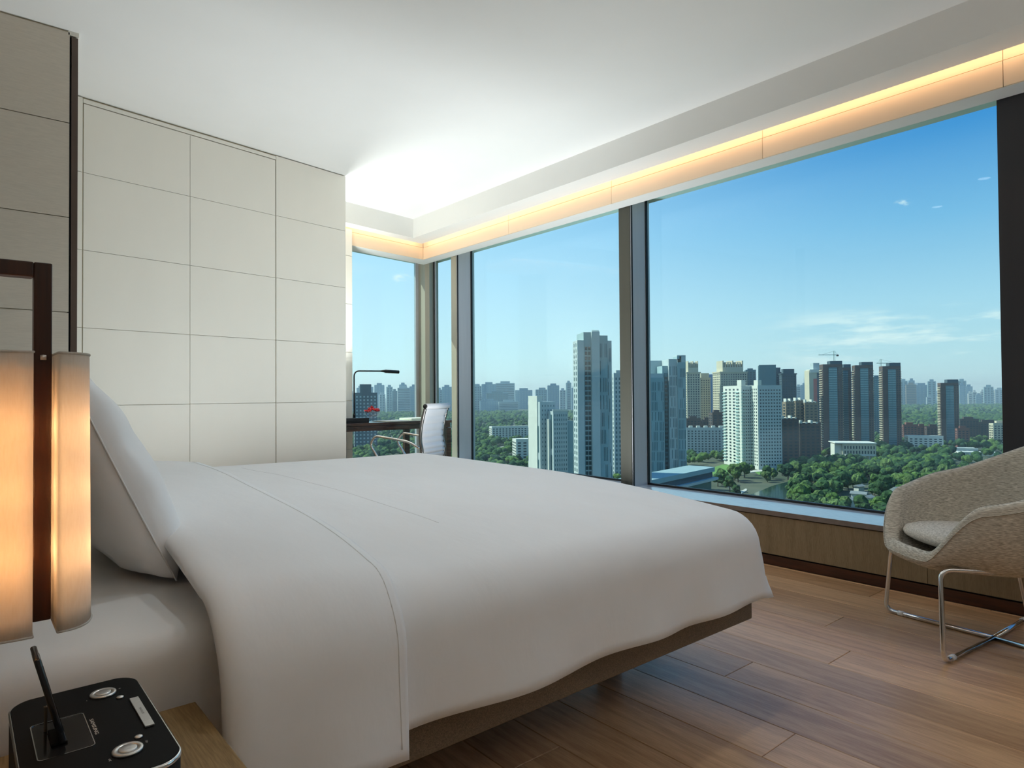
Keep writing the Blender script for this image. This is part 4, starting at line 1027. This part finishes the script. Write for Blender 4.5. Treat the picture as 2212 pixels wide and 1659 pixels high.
# --- cluster right of the mullion with a podium
t = Tower('tower_cluster', 'blue grey tower cluster with vertical slots right of the thick middle mullion', 1402, 360, 12)
w, zt = t.w, t.z
t.block('front_tower', -w(14), w(30), -2, 18, 0, zt(816), B_slate); t.block('crown_wall', -w(14), w(28), -1.4, 10, zt(816), zt(807), B_grey)
t.block('link_slab', w(30), w(42), 2, 16, 0, zt(790), B_slate); t.block('rear_tower', w(12), w(42), 16.2, 30, 0, zt(776), B_grey)
t.block('end_slab', w(42), w(60), 0, 20, 0, zt(776), B_grey); t.block('corner_fin', w(60), w(77), -1, 20, 0, zt(783), B_slate)
t.block('roof_gate_post', w(68), w(77), -1, 8, zt(783), zt(769), B_grey); t.block('roof_gate_post', w(59), w(64), -1, 8, zt(776), zt(770), B_slate); t.block('roof_gate_beam', w(59), w(77), -1, 8, zt(770), zt(768), B_grey)
t.block('dark_recess', w(34), w(41), 1.7, 2.0, 20, zt(806), B_teal)
mb = MB(); rs = random.Random(21); sk = lambda i, k: rs.random() < 0.30
facade(mb, ('f', -2), -w(13), w(29), 20, zt(824), 13, 11, 0.32, 0.86, sk); facade(mb, ('f', 0), w(43), w(59), 20, zt(790), 5, 12, 0.32, 0.86, sk); facade(mb, ('f', -1), w(61), w(76), 20, zt(795), 5, 12, 0.32, 0.86, sk); t.part('slot_windows', mb, B_slot)
mb = MB(); facade(mb, ('f', 1.7), w(34.5), w(40.5), 22, zt(812), 2, 26, 0.8, 0.6); t.part('recess_windows', mb, B_glass)
t = Tower('podium_building', 'low blue podium roof jutting out below the tower cluster', 1384, 276, 60)
Hp = t.z(1041)
t.block('hall', 1, 70, 1, 13, 0, Hp - 6.2, B_teal); t.block('roof_slab', 0, 72, 0, 14, Hp - 2.2, Hp, B_slate); t.block('clerestory', 1, 71, 0.8, 13, Hp - 5, Hp - 2.2, B_navy)
t.block('canopy_slab', 0, 73, -1.5, 14, Hp - 6.2, Hp - 5, B_grey)
# --- ornate beige towers
def castle(name, label, pl, pc, pr, top, D, merlon=True, gamma=22, body=B_beige, shade=B_navy):
    t = Tower(name, label, pc, D, gamma); w1 = t.w(pr - pc); w2 = t.d(max(4, pc - pl)); H = t.z(top); Hs = t.z(top + 26)
    t.block('shaft', 0, w1, 0, w2, 0, Hs, body)
    t.block('crown', w1 * 0.12, w1 * 0.88, w2 * 0.1, w2 * 0.9, Hs, t.z(top + 14), body)
    t.block('cornice', -0.8, w1 + 0.8, -0.8, w2 + 0.8, Hs, Hs + 1.5, body)
    if merlon:
        mb = MB(); n = 9
        for i in range(n):
            x = w1 * (0.14 + 0.72 * i / (n - 1)); hh = t.z(top if i in (0, n - 1, n // 2) else top + 4)
            mb.box(x - w1 * 0.022, x + w1 * 0.022, w2 * 0.1, w2 * 0.9, t.z(top + 14), hh)
        t.part('crown_fins', mb, body)
        t.block('crown_core', w1 * 0.15, w1 * 0.85, w2 * 0.3, w2 * 0.8, t.z(top + 14), t.z(top + 3), shade)
    nz = int(Hs / 3.3); mb = MB(); facade(mb, ('f', 0), 0.8, w1 - 0.8, 2, Hs - 1, max(3, int(w1 / 3.4)), nz, 0.5, 0.55)
    facade(mb, ('l', 0), 0.8, w2 - 0.8, 2, Hs - 1, max(2, int(w2 / 3.6)), nz, 0.45, 0.5); t.part('windows', mb, B_glass)
    return t
castle('ornate_tower', 'beige tower with finned crown just right of the blue grey cluster', 1477, 1484, 1512, 780, 900)
castle('ornate_tower', 'narrow beige tower with stepped roof between finned tower and blue glass block', 1508, 1512, 1534, 792, 940, False)
castle('ornate_tower', 'wide beige tower with two finned crowns behind the white twin tower', 1540, 1556, 1612, 779, 900)
simple('glass_block', 'bright blue glass block between the two beige finned towers', 1525, 1527, 1545, 812, 1250, B_blue, B_blue, 12)
simple('green_topped_tower', 'teal tower with green stepped roof right of the finned crowns', 1608, 1611, 1632, 800, 1000, B_teal, B_glass, 16)
# --- white twin residential tower
t = Tower('twin_tower', 'white twin apartment tower with bright sunlit side and balconies over the park', 1602, 640, 24)
w, zt = t.w, t.z
D1 = t.d(40)
t.block('front_wing', 0, w(26), 0, D1, 0, zt(834), B_grey); t.block('side_wall', -0.25, -0.05, 0.5, D1, 0, zt(833), B_white)
t.block('cap_wall', -0.3, w(8), 0, 10, zt(834), zt(821), B_white)
D2 = t.d(16)
SX, SY = w(19), -15.0
t.block('second_wing', SX, SX + w(47), SY, D2 - 2, 0, zt(833), B_grey); t.block('second_side', SX - 0.25, SX - 0.05, SY + 0.2, -0.3, 0, zt(833), B_white); t.block('second_cap', SX, SX + w(7), SY, SY + 9, zt(833), zt(822), B_white)
mb = MB(); facade(mb, ('f', 0), 0.8, w(25), 3, zt(840), 5, 24, 0.5, 0.45); facade(mb, ('f', SY), SX + 1, SX + w(46), 3, zt(840), 8, 24, 0.5, 0.45)
facade(mb, ('l', -0.25), 4, D1 - 3, 3, zt(838), 4, 24, 0.45, 0.5); facade(mb, ('l', SX - 0.25), SY + 1, -1, 3, zt(838), 3, 24, 0.4, 0.5); t.part('windows', mb, B_glass)
mb = MB()
for k in range(23):
    z = 4 + (zt(842) - 4) * k / 23; mb.box(-1.4, -0.3, D1 * 0.12, D1 * 0.30, z, z + 1.0); mb.box(-1.3, -0.3, D1 * 0.84, D1 * 1.0, z, z + 1.0); mb.box(-1.0, 3.0, -1.4, -0.15, z, z + 0.9)
t.part('balconies', mb, B_rail)
simple('teal_slab', 'flat topped teal glass slab rising behind the white twin tower', 1638, 1640, 1674, 790, 800, B_teal, B_teal, 10, 3.6, 3.0, cap=0)
castle('dark_residential_tower', 'dark slate tower with pale upper floors right of the teal slab', 1660, 1664, 1688, 780, 860, False, 18, B_navy)
castle('dark_residential_tower', 'dark slate tower with pale crown standing before the hazy gap', 1684, 1689, 1718, 783, 830, False, 18, B_navy)
# --- brown and brick mid-rise blocks
for i, (pl, pc, pr, top, D, m, lb) in enumerate([
    (1690, 1697, 1714, 868, 740, B_tan, 'tan mid-rise with sunlit gable right of the dark slate towers'),
    (1714, 1718, 1736, 866, 750, B_tan, 'tan mid-rise in the middle of the brown terrace'),
    (1734, 1738, 1764, 870, 745, B_tan, 'tan mid-rise at the right end of the brown terrace'),
    (1682, 1688, 1722, 905, 660, B_dark, 'dark brown block with white roof edges below the tan mid-rises'),
    (1722, 1727, 1768, 915, 665, B_dark, 'dark block with a long white roof beside the brick towers')]):
    t = simple('mid_rise', lb, pl, pc, pr, top, D, m, B_glass, 24, 3.4, 4.5, cap=0)
    w1 = t.w(pr - pc)
    mb = MB()
    for k in range(4): mb.box(w1 * k / 4, w1 * (k / 4 + 0.10), -0.4, 6, t.z(top), t.z(top - 7 if k % 2 == 0 else top - 3))
    t.part('roof_fins', mb, B_white)
t = simple('long_apartment_block', 'long pale apartment block behind the trees left of the white twin tower', 1480, 1482, 1562, 925, 760, B_grey, B_glass, 6, 3.2, 3.6, 0.45, 0.5, cap=0)
mb = MB()
for k in range(5): mb.box(3 + k * 8.4, 7 + k * 8.4, 1, 6, t.z(925), t.z(920))
t.part('stair_heads', mb, B_white)
for i, (pl, pc, pr, top, lb) in enumerate([(1478, 1482, 1512, 905, 'brown roofed flats stepping up behind the long pale block'), (1512, 1516, 1540, 908, 'brown roofed flats in the middle of the stepping row'), (1530, 1538, 1560, 892, 'brown block with sunlit gable beside the white twin tower')]):
    simple('brown_flats', lb, pl, pc, pr, top, 880 - 45 * (i == 2), B_dark, B_glass, 22, 3.4, 5, cap=0.3)
t = Tower('striped_tower', 'pale tower under construction with a coral red stripe', 1757, 1100, 20); w, zt = t.w, t.z
t.block('shaft', -w(8), w(20), 0, 22, 0, zt(800), B_beige); t.block('stripe', 0.2, w(7), -0.4, -0.05, zt(890), zt(818), B_coral); t.block('upper_frame', -w(7), w(10), -1, 18, zt(805), zt(798), B_white); t.block('dark_side', w(7), w(20), -0.3, -0.05, 0, zt(805), B_navy); t.block('core', w(2), w(14), 4, 18, zt(800), zt(784), B_haze2)
mb = MB(); facade(mb, ('f', -0.3), w(8), w(20), 4, zt(808), 4, 40, 0.5, 0.5); t.part('windows', mb, B_glass)
# --- four dark brick and glass towers
def brick_tower(label, pl, pc, pr, top, D, side=None):
    t = Tower('brick_tower', label, pc, D, 16); t.root['group'] = 'dark brick and glass towers over the park'
    w1 = t.w(pr - pc); w2 = t.d(pc - pl); H = t.z(top + 7)
    t.block('shaft', 0, w1, 0, w2, 0, H, B_brick); t.block('roof_house', w1 * 0.38, w1, 0.4, w2 * 0.9, H, t.z(top), B_navy)
    t.block('glass_bay', w1 * 0.28, w1 * 0.72, -0.9, -0.02, 3, H - 4, B_teal)
    mb = MB(); facade(mb, ('f', -0.9), w1 * 0.28, w1 * 0.72, 4, H - 5, 2, 34, 0.94, 0.4); t.part('bay_windows', mb, B_glassl)
    mb = MB(); facade(mb, ('f', 0), w1 * 0.75, w1 * 0.98, 4, H - 3, 2, 34, 0.5, 0.5); facade(mb, ('l', 0), 1, w2 - 1, 4, H - 3, 3, 34, 0.5, 0.5); t.part('windows', mb, B_glass)
    mb = MB()
    for k in range(34):
        z = 5 + (H - 10) * k / 34; mb.box(-1.0, 0.0, 1, w2 - 1, z, z + 0.8); mb.box(w1, w1 + 0.9, 0.5, 5, z, z + 1.0)
    t.part('balconies', mb, B_beige)
    return t
t = brick_tower('dark brick tower with crane above, tallest of the row over the park', 1771, 1778, 1816, 780, 820)
brick_tower('lower dark brick wing stepping down right of the crane tower', 1810, 1814, 1836, 787, 860)
brick_tower('dark brick and glass tower in the middle of the row of three', 1841, 1847, 1882, 782, 820)
brick_tower('dark brick tower with grey corner at the right end of the row of three', 1900, 1907, 1941, 784, 830)
brick_tower('lone brown brick tower with blue window strip further right by the window post', 2026, 2032, 2064, 820, 900)
simple('green_glass_block', 'green glazed block half hidden between two dark brick towers', 1882, 1884, 1902, 815, 1050, B_teal, B_glassl, 10, 3.4, 3)
simple('blue_slab', 'hazy blue slab in the gap left of the middle brick tower', 1834, 1836, 1844, 804, 1500, B_blue, B_blue, 10, cap=0)
# --- cranes
M_crane = bmat('crane_steel', (120, 150, 140))
def crane(px, ybase, ytop_, D, jib_l, jib_r, label):
    P = bearing_point(px, D); z0 = ztop(px, ybase, D); z1 = ztop(px, ytop_, D)
    c = empty('tower_crane', (P.x, P.y, z0), math.atan2(RT.y, RT.x), label, 'crane')
    mpp = D / FPX; h = z1 - z0; hj = h - 9 * mpp; ht_ = h
    for sx in (-0.8, 0.8):
        MB().box(sx - 0.2, sx + 0.2, -0.2, 0.2, 0, h).build('mast_leg', M_crane, c)
    MB().box(-jib_l * mpp, 0, -0.25, 0.25, hj, hj + 0.7).build('jib', M_crane, c)
    MB().box(0, jib_r * mpp, -0.25, 0.25, hj, hj + 0.7).build('counter_jib', M_crane, c)
    MB().box(jib_r * mpp - 2.4, jib_r * mpp, -0.8, 0.8, hj - 1.5, hj + 0.6).build('counterweight', B_dark, c)
    MB().tube([(-jib_l * mpp * 0.8, 0, hj + 0.4), (0, 0, h), (jib_r * mpp * 0.9, 0, hj + 0.4)], 0.12, 4).build('tie', M_crane, c)
crane(1803, 783, 758, 836, 34, 9, 'pale tower crane standing on the roof of the first brick tower')
crane(1903, 952, 776, 1000, 9, 36, 'thin distant tower crane behind the right hand brick tower')
# --- low brick housing, pavilion, houses, sheds
for (pl, pc, pr, top, D, m, lb) in [
    (1944, 1950, 1976, 918, 930, B_red, 'red brick housing block right of the third dark tower'), (1976, 1979, 1998, 921, 940, B_red, 'red brick housing block with white gable, second of the low row'),
    (1996, 2000, 2026, 922, 930, B_brick, 'brown brick housing block touching the lone tower'), (2066, 2072, 2106, 906, 950, B_dark, 'dark brick housing right behind the lone tower'),
    (2104, 2108, 2150, 912, 960, B_dark, 'long dark housing block near the window post'), (2062, 2066, 2088, 926, 860, B_red, 'small red block at the foot of the lone tower'), (2136, 2144, 2175, 915, 900, B_beige, 'sunlit beige housing at the window post')]:
    simple('housing_block', lb, pl, pc, pr, top, D, m, B_glass, 26, 3.3, 4.2, cap=0.3)
t = Tower('pavilion', 'white columned pavilion in front of the brick towers', 1818, 690, 14); w, zt = t.w, t.z
t.block('hall', 0, w(64), 0, 26, 0, zt(958), B_beige); t.block('wing', -w(14), 0, 3, 20, 0, zt(960), B_white); t.block('cornice', -w(15), w(65), -1.2, 27, zt(958), zt(956), B_white)
mb = MB(); facade(mb, ('f', 0), 1, w(63), 8, zt(961), 11, 2, 0.45, 0.6); t.part('windows', mb, B_glass)
mb = MB()
for i in range(8): mb.box(w(6 + i * 7.2), w(7.6 + i * 7.2), -2.2, -1.2, 0, 7)
t.part('columns', mb, B_white)
t.block('porch', w(4), w(62), -2.6, 0, 7, 8.2, B_white)
def gable(name, label, pl, pr, py, D, m, rot=30, ht=5.5):
    P = bearing_point((pl + pr) / 2, D); L_ = (pr - pl) * D / FPX; Wd = L_ * 0.55
    c = empty(name, (P.x, P.y, GZ), math.atan2(RT.y, RT.x) + RAD(rot), label, 'house')
    MB().box(-L_ / 2, L_ / 2, -Wd / 2, Wd / 2, 0, ht).build('wall', B_white, c)
    mb = MB(); e = 0.8
    mb.add([(-L_ / 2 - e, -Wd / 2 - e, ht), (L_ / 2 + e, -Wd / 2 - e, ht), (L_ / 2 + e, Wd / 2 + e, ht), (-L_ / 2 - e, Wd / 2 + e, ht), (-L_ / 2 - e, 0, ht + Wd * 0.33), (L_ / 2 + e, 0, ht + Wd * 0.33)], [(0, 1, 5, 4), (2, 3, 4, 5), (0, 4, 3), (1, 2, 5), (0, 3, 2, 1)])
    mb.build('roof', m, c)
for pl, pr, D, rot, lb in [(1842, 1862, 475, 30, 'grey gabled courtyard house highest of the cluster among trees'), (1838, 1866, 440, -40, 'grey gabled house in the middle of the courtyard cluster'), (1860, 1884, 425, 40, 'grey gabled house on the right of the courtyard cluster'), (1820, 1848, 415, 10, 'grey gabled house on the left of the courtyard cluster'), (1858, 1880, 398, -50, 'lowest grey gabled house above the window sill')]:
    gable('courtyard_house', lb, pl, pr, 0, D, B_roofgrey, rot)
gable('large_shed', 'large grey roofed shed rising behind the far arm of the armchair', 1922, 1990, 0, 430, B_roofgrey, 18, 8)
for pl, pc, pr, top, D, lb in [(2066, 2068, 2140, 977, 760, 'long low white roof among trees beside the window post'), (2040, 2042, 2098, 968, 790, 'flat white roof behind the long low roof'), (1060, 1062, 1146, 922, 1020, 'flat pale pavilion roof in the woods left of the stepped block'), (1110, 1114, 1152, 950, 700, 'low pale shed at the edge of the woods left of the stepped block'), (1958, 1960, 2024, 942, 820, 'low white roofed hall in front of the red housing')]:
    t = simple('low_hall', lb, pl, pc, pr, top, D, B_white, B_glass, 10, 3.5, 5, cap=0, depth=24)
# --- far skyline, each block its own thing
far_list = []
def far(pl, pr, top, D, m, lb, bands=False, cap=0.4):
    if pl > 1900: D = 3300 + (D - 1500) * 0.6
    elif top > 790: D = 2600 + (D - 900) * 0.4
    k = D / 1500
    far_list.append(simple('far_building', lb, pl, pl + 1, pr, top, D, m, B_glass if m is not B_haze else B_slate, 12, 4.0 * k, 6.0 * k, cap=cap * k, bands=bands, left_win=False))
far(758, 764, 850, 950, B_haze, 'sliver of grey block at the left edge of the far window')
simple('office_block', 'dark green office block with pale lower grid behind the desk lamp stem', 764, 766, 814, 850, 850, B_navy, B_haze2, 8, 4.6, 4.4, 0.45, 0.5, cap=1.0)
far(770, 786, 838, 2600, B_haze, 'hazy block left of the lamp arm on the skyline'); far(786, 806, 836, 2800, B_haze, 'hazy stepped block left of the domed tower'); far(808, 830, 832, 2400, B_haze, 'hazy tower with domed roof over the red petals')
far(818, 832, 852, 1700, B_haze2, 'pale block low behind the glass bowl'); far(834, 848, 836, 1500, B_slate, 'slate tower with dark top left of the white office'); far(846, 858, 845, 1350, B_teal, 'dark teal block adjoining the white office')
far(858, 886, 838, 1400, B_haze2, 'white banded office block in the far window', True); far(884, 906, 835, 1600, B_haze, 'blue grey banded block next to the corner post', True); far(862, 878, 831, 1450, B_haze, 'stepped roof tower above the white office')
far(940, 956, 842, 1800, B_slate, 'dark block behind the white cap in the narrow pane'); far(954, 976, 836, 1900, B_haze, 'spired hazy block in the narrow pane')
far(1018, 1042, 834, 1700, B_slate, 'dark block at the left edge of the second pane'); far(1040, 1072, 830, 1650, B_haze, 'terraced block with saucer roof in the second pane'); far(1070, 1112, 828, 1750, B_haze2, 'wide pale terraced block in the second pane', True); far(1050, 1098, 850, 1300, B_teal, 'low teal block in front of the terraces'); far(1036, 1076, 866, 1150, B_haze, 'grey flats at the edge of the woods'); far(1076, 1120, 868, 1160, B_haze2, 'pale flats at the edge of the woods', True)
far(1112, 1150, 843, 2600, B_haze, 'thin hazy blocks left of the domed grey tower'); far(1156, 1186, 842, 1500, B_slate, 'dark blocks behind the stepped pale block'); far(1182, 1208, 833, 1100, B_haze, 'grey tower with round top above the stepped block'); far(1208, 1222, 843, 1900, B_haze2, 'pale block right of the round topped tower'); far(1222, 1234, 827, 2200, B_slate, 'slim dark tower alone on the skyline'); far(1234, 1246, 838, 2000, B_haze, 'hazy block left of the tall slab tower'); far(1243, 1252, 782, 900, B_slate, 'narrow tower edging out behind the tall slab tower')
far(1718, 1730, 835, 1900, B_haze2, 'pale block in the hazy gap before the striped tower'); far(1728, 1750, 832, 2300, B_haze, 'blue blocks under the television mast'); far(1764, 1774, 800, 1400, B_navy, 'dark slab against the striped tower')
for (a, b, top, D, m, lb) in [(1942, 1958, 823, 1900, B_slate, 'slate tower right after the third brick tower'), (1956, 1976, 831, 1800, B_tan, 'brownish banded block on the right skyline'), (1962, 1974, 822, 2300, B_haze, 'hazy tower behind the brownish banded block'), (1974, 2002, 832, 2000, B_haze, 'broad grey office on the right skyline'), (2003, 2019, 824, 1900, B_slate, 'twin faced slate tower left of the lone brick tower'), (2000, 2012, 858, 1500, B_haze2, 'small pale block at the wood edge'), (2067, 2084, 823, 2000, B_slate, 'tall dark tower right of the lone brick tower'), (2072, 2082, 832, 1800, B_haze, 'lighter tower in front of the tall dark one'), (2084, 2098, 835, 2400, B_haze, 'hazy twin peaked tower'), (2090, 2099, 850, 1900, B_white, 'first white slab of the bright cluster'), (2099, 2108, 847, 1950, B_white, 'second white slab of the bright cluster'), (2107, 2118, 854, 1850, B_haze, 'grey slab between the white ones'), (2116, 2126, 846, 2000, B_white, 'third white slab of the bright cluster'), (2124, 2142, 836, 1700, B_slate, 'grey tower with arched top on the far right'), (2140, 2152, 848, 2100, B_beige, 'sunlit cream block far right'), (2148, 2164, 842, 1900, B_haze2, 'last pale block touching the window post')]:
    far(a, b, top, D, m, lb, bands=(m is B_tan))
mast = empty('television_mast', (*bearing_point(1737, 3200), GZ), 0, 'thin television mast over the hazy gap', 'mast')
MB().lathe([(6, 0), (4, 60), (3, ztop(1737, 828, 3200) - GZ), (1, ztop(1737, 826, 3200) - GZ), (0.4, ztop(1737, 814, 3200) - GZ)], (0, 0, 0), 8).build('shaft', B_haze, mast)
MB().lathe([(3, 0), (9, 4), (9, 8), (3, 12)], (0, 0, ztop(1737, 832, 3200) - GZ), 10).build('pod', B_haze, mast)
# far hills
rng = random.Random(2); mb = MB(); ring_a, ring_b = [], []
for i in range(80):
    px = 1880 + 420 * i / 79; P = bearing_point(px, 12000); hgt = 140 + 130 * math.sin(i * 0.11 + 0.4) + 60 * noise.noise(Vector((i * 0.17, 0, 0)))
    ring_a.append(Vector((P.x, P.y, GZ))); ring_b.append(Vector((P.x, P.y, GZ + max(20, hgt))))
ring_c = [Vector((v.x * 1.12, v.y * 1.12, GZ)) for v in ring_a]
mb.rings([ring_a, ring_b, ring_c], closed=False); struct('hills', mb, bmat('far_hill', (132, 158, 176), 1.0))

# ------------------------------------------------------------------ trees
def foliage(name, c1, c2):
    return pm(name, srgb(*c1), 0.9, col2=srgb(*c2), scale=0.9, coords='Object', thresh=(0.35, 0.65), rand=0.22, bump=0.6, bscale=1.6, spec=0.1)
M_leaf = [foliage('leaves_fresh', (40, 62, 34), (92, 116, 58)), foliage('leaves_mid', (32, 54, 36), (70, 96, 56)), foliage('leaves_dark', (22, 42, 34), (48, 74, 50)), foliage('leaves_willow', (54, 74, 44), (108, 128, 74))]
M_bark = bmat('bark', (70, 58, 46))
ico = None
def ico_data(sub):
    bm = bmesh.new(); bmesh.ops.create_icosphere(bm, subdivisions=sub, radius=1.0); vs = [v.co.copy() for v in bm.verts]; fs = [tuple(v.index for v in f.verts) for f in bm.faces]; bm.free(); return vs, fs
IV2, IF2 = ico_data(2); IV1, IF1 = ico_data(1)
def tree_mesh(kind, seed):
    r = random.Random(seed); mb = MB(); mb.mi = 1
    mb.tube([(0, 0, -0.3), (0.1, 0, 3.0), (0, 0.1, 5.5)], 0.3, 6, rs=[0.38, 0.28, 0.15]); mb.mi = 0
    n = 11
    for i in range(n):
        a = r.uniform(0, TAU); rad = r.uniform(0.6, 2.9) if i else 0; h = 5.6 + r.uniform(-1.8, 2.4) if i else 7.2
        if kind == 3: h -= 0.6
        s = r.uniform(1.3, 2.2) if i else 2.6; ox, oy = rad * math.cos(a), rad * math.sin(a)
        vs = []
        for v in IV2:
            k = 1 + 0.34 * noise.noise(v * 2.3 + Vector((seed, i * 3.1, 0))) + 0.30 * noise.noise(v * 7.5 + Vector((i, seed, 2)))
            q = v * (s * k); zz = q.z * (0.9 if kind != 3 else 1.25)
            vs.append((ox + q.x, oy + q.y, max(1.2, h + zz)))
        mb.add(vs, IF2)
    return mb.mesh('tree', [M_leaf[kind], M_bark], False)
TREES = [[tree_mesh(k, 10 * k + j) for j in range(3)] for k in range(4)]
# places kept free of trees: building footprints, lawns, paths, pond
keep = []
def keep_poly(poly, grow=0.0): keep.append((poly, min(p[0] for p in poly) - grow, max(p[0] for p in poly) + grow, min(p[1] for p in poly) - grow, max(p[1] for p in poly) + grow))
bpy.context.view_layer.update()
for o in list(scene.objects):
    if o.parent is None and o.type == 'EMPTY' and o.get('category') in ('building', 'house'):
        xs, ys_ = [], []
        for c in o.children:
            for v in c.bound_box:
                q = c.matrix_world @ Vector(v); xs.append(q.x); ys_.append(q.y)
        if xs: keep_poly([(min(xs), min(ys_)), (max(xs), max(ys_))], 5.0)
    elif o.parent is None and o.type == 'MESH' and o.name.split('_')[0] in ('lawn', 'path', 'pond'):
        vs = [v.co for v in o.data.vertices][:len(o.data.vertices) // 2]; keep_poly([(v.x, v.y) for v in vs], 0.0)
def inside(poly, x, y):
    n = len(poly); c = False
    if n == 2: return True
    for i in range(n):
        (x1, y1), (x2, y2) = poly[i], poly[i - 1]
        if (y1 > y) != (y2 > y) and x < (x2 - x1) * (y - y1) / (y2 - y1) + x1: c = not c
    return c
def free(x, y):
    for poly, a, b, c, d in keep:
        if a <= x <= b and c <= y <= d and inside(poly, x, y): return False
    return True
def project(x, y, z):
    d = Vector((x, y, z - CAM_Z)); f = d.dot(FW); return 1106 + FPX * d.dot(RT) / f, 829.5 - FPX * d.dot(UP) / f, f
rng = random.Random(5); cand = []
def clumpy(x, y): return noise.noise(Vector((x * 0.012, y * 0.012, 1.0))) + 0.5 * noise.noise(Vector((x * 0.04, y * 0.04, 3.0)))
def scatter(n, px0, px1, D0, D1, minpick=-0.35):
    for _ in range(n):
        px = rng.uniform(px0, px1); D = math.sqrt(rng.uniform(D0 * D0, D1 * D1)); P = bearing_point(px, D)
        if clumpy(P.x, P.y) < minpick or not free(P.x, P.y): continue
        gy = project(P.x, P.y, GZ)[1]
        if 1478 < px < 1705 and gy > 1000 and rng.random() > (0.03 if gy > 1045 and px > 1560 else 0.09): continue      # open garden round the lawns and pond
        if 1825 < px < 1885 and gy > 1035 and rng.random() > 0.35: continue      # courtyard houses
        if 1915 < px < 2000 and gy > 1035 and rng.random() > 0.30: continue
        if 2050 < px < 2165 and 985 < gy < 1035 and rng.random() > 0.30: continue
        cand.append((D, P.x, P.y))
scatter(1500, 1470, 2190, 385, 680, -0.45); scatter(2400, 1470, 2190, 680, 1500); scatter(1300, 1000, 1340, 560, 1100, -0.5); scatter(1600, 740, 1340, 1000, 1900, -0.5); scatter(700, 740, 980, 620, 1000, -0.5); scatter(1400, 1900, 2190, 1000, 1800, -0.6)
scatter(1600, 740, 1340, 1900, 2550, -0.7); scatter(1500, 1880, 2190, 1800, 3250, -0.7); scatter(900, 1470, 1900, 1500, 2500, -0.6)
scatter(500, 900, 1340, 300, 560, -0.6); scatter(350, 1450, 2350, 250, 385, -0.5); scatter(500, 2190, 2500, 385, 1500, -0.5); scatter(400, 400, 740, 500, 1800, -0.5)
cand.sort()
# thin out crowns that overlap too much
cell = {}; kept = []
for D, x, y in cand:
    k = (int(x // 6), int(y // 6))
    if D < 1000 and any((k[0] + i, k[1] + j) in cell and (cell[(k[0] + i, k[1] + j)][0] - x) ** 2 + (cell[(k[0] + i, k[1] + j)][1] - y) ** 2 < 22 for i in (-1, 0, 1) for j in (-1, 0, 1)): continue
    cell[k] = (x, y); kept.append((D, x, y))
tree_lab = ['leafy green park tree below the window', 'mid green park tree below the window', 'dark green park tree below the window', 'pale green willowy park tree below the window']
n_ind = 0; rest = []
for D, x, y in kept:
    px, py, f = project(x, y, GZ + 6)
    seen = (1478 < px < 2160 and py < 1125) or (1018 < px < 1250 and py < 1010) or (757 < px < 905 and py < 980)
    if seen and n_ind < 300:
        kd = rng.choices([0, 1, 2, 3], [4, 4, 2, 2])[0]
        o = link('tree', TREES[kd][rng.randrange(3)]); s = rng.uniform(0.85, 1.5); o.location = (x, y, GZ); o.scale = (s, s, s * rng.uniform(0.9, 1.15)); o.rotation_euler = (0, 0, rng.uniform(0, TAU))
        tag(o, tree_lab[kd], 'tree', ['fresh green park trees', 'mid green park trees', 'dark green park trees', 'willowy park trees'][kd]); n_ind += 1
    else: rest.append((x, y))
mb = MB(); r2 = random.Random(9)
for x, y in rest:
    dist = math.hypot(x, y); s0 = r2.uniform(3.2, 5.6) * (1.0 if dist < 1700 else 1.9); mb.mi = r2.choice([0, 0, 1, 1, 2])
    for j in range(3 if dist < 1700 else 1):
        a = r2.uniform(0, TAU); s = s0 * r2.uniform(0.6, 1.0); ox, oy = x + math.cos(a) * s0 * 0.6 * j / 2, y + math.sin(a) * s0 * 0.6 * j / 2; hz = GZ + 3 + min(s0, 5.6) * r2.uniform(0.5, 1.1)
        mb.add([(ox + v.x * s * (1 + 0.3 * noise.noise(v * 2 + Vector((x, y, j)))), oy + v.y * s * (1 + 0.3 * noise.noise(v * 2 + Vector((y, x, j)))), hz + v.z * s * 0.95) for v in IV1], IF1)
wood_o = mb.build('woodland', M_leaf[:3], None, True)
tag(wood_o, 'green woodland canopy stretching between the buildings to the skyline', 'woodland', None, 'stuff')

# ------------------------------------------------------------------ summer haze over the city
def haze_mat(density):
    m = bpy.data.materials.new('haze_air'); m.use_nodes = True; N = m.node_tree.nodes; L = m.node_tree.links; N.clear()
    out = N.new('ShaderNodeOutputMaterial'); vs = N.new('ShaderNodeVolumeScatter'); vs.inputs['Color'].default_value = (0.72, 0.88, 1.0, 1); vs.inputs['Density'].default_value = density; vs.inputs['Anisotropy'].default_value = 0.2
    L.new(vs.outputs[0], out.inputs['Volume']); return m
hz = MB().prism([tuple(bearing_point(-200, 250)), tuple(bearing_point(2500, 250)), tuple(bearing_point(2500, 9000)), tuple(bearing_point(-200, 9000))], GZ - 2, GZ + 190).build('haze', haze_mat(1.35e-4))
tag(hz, 'thin blue summer haze lying over the distant city', 'haze', None, 'stuff')
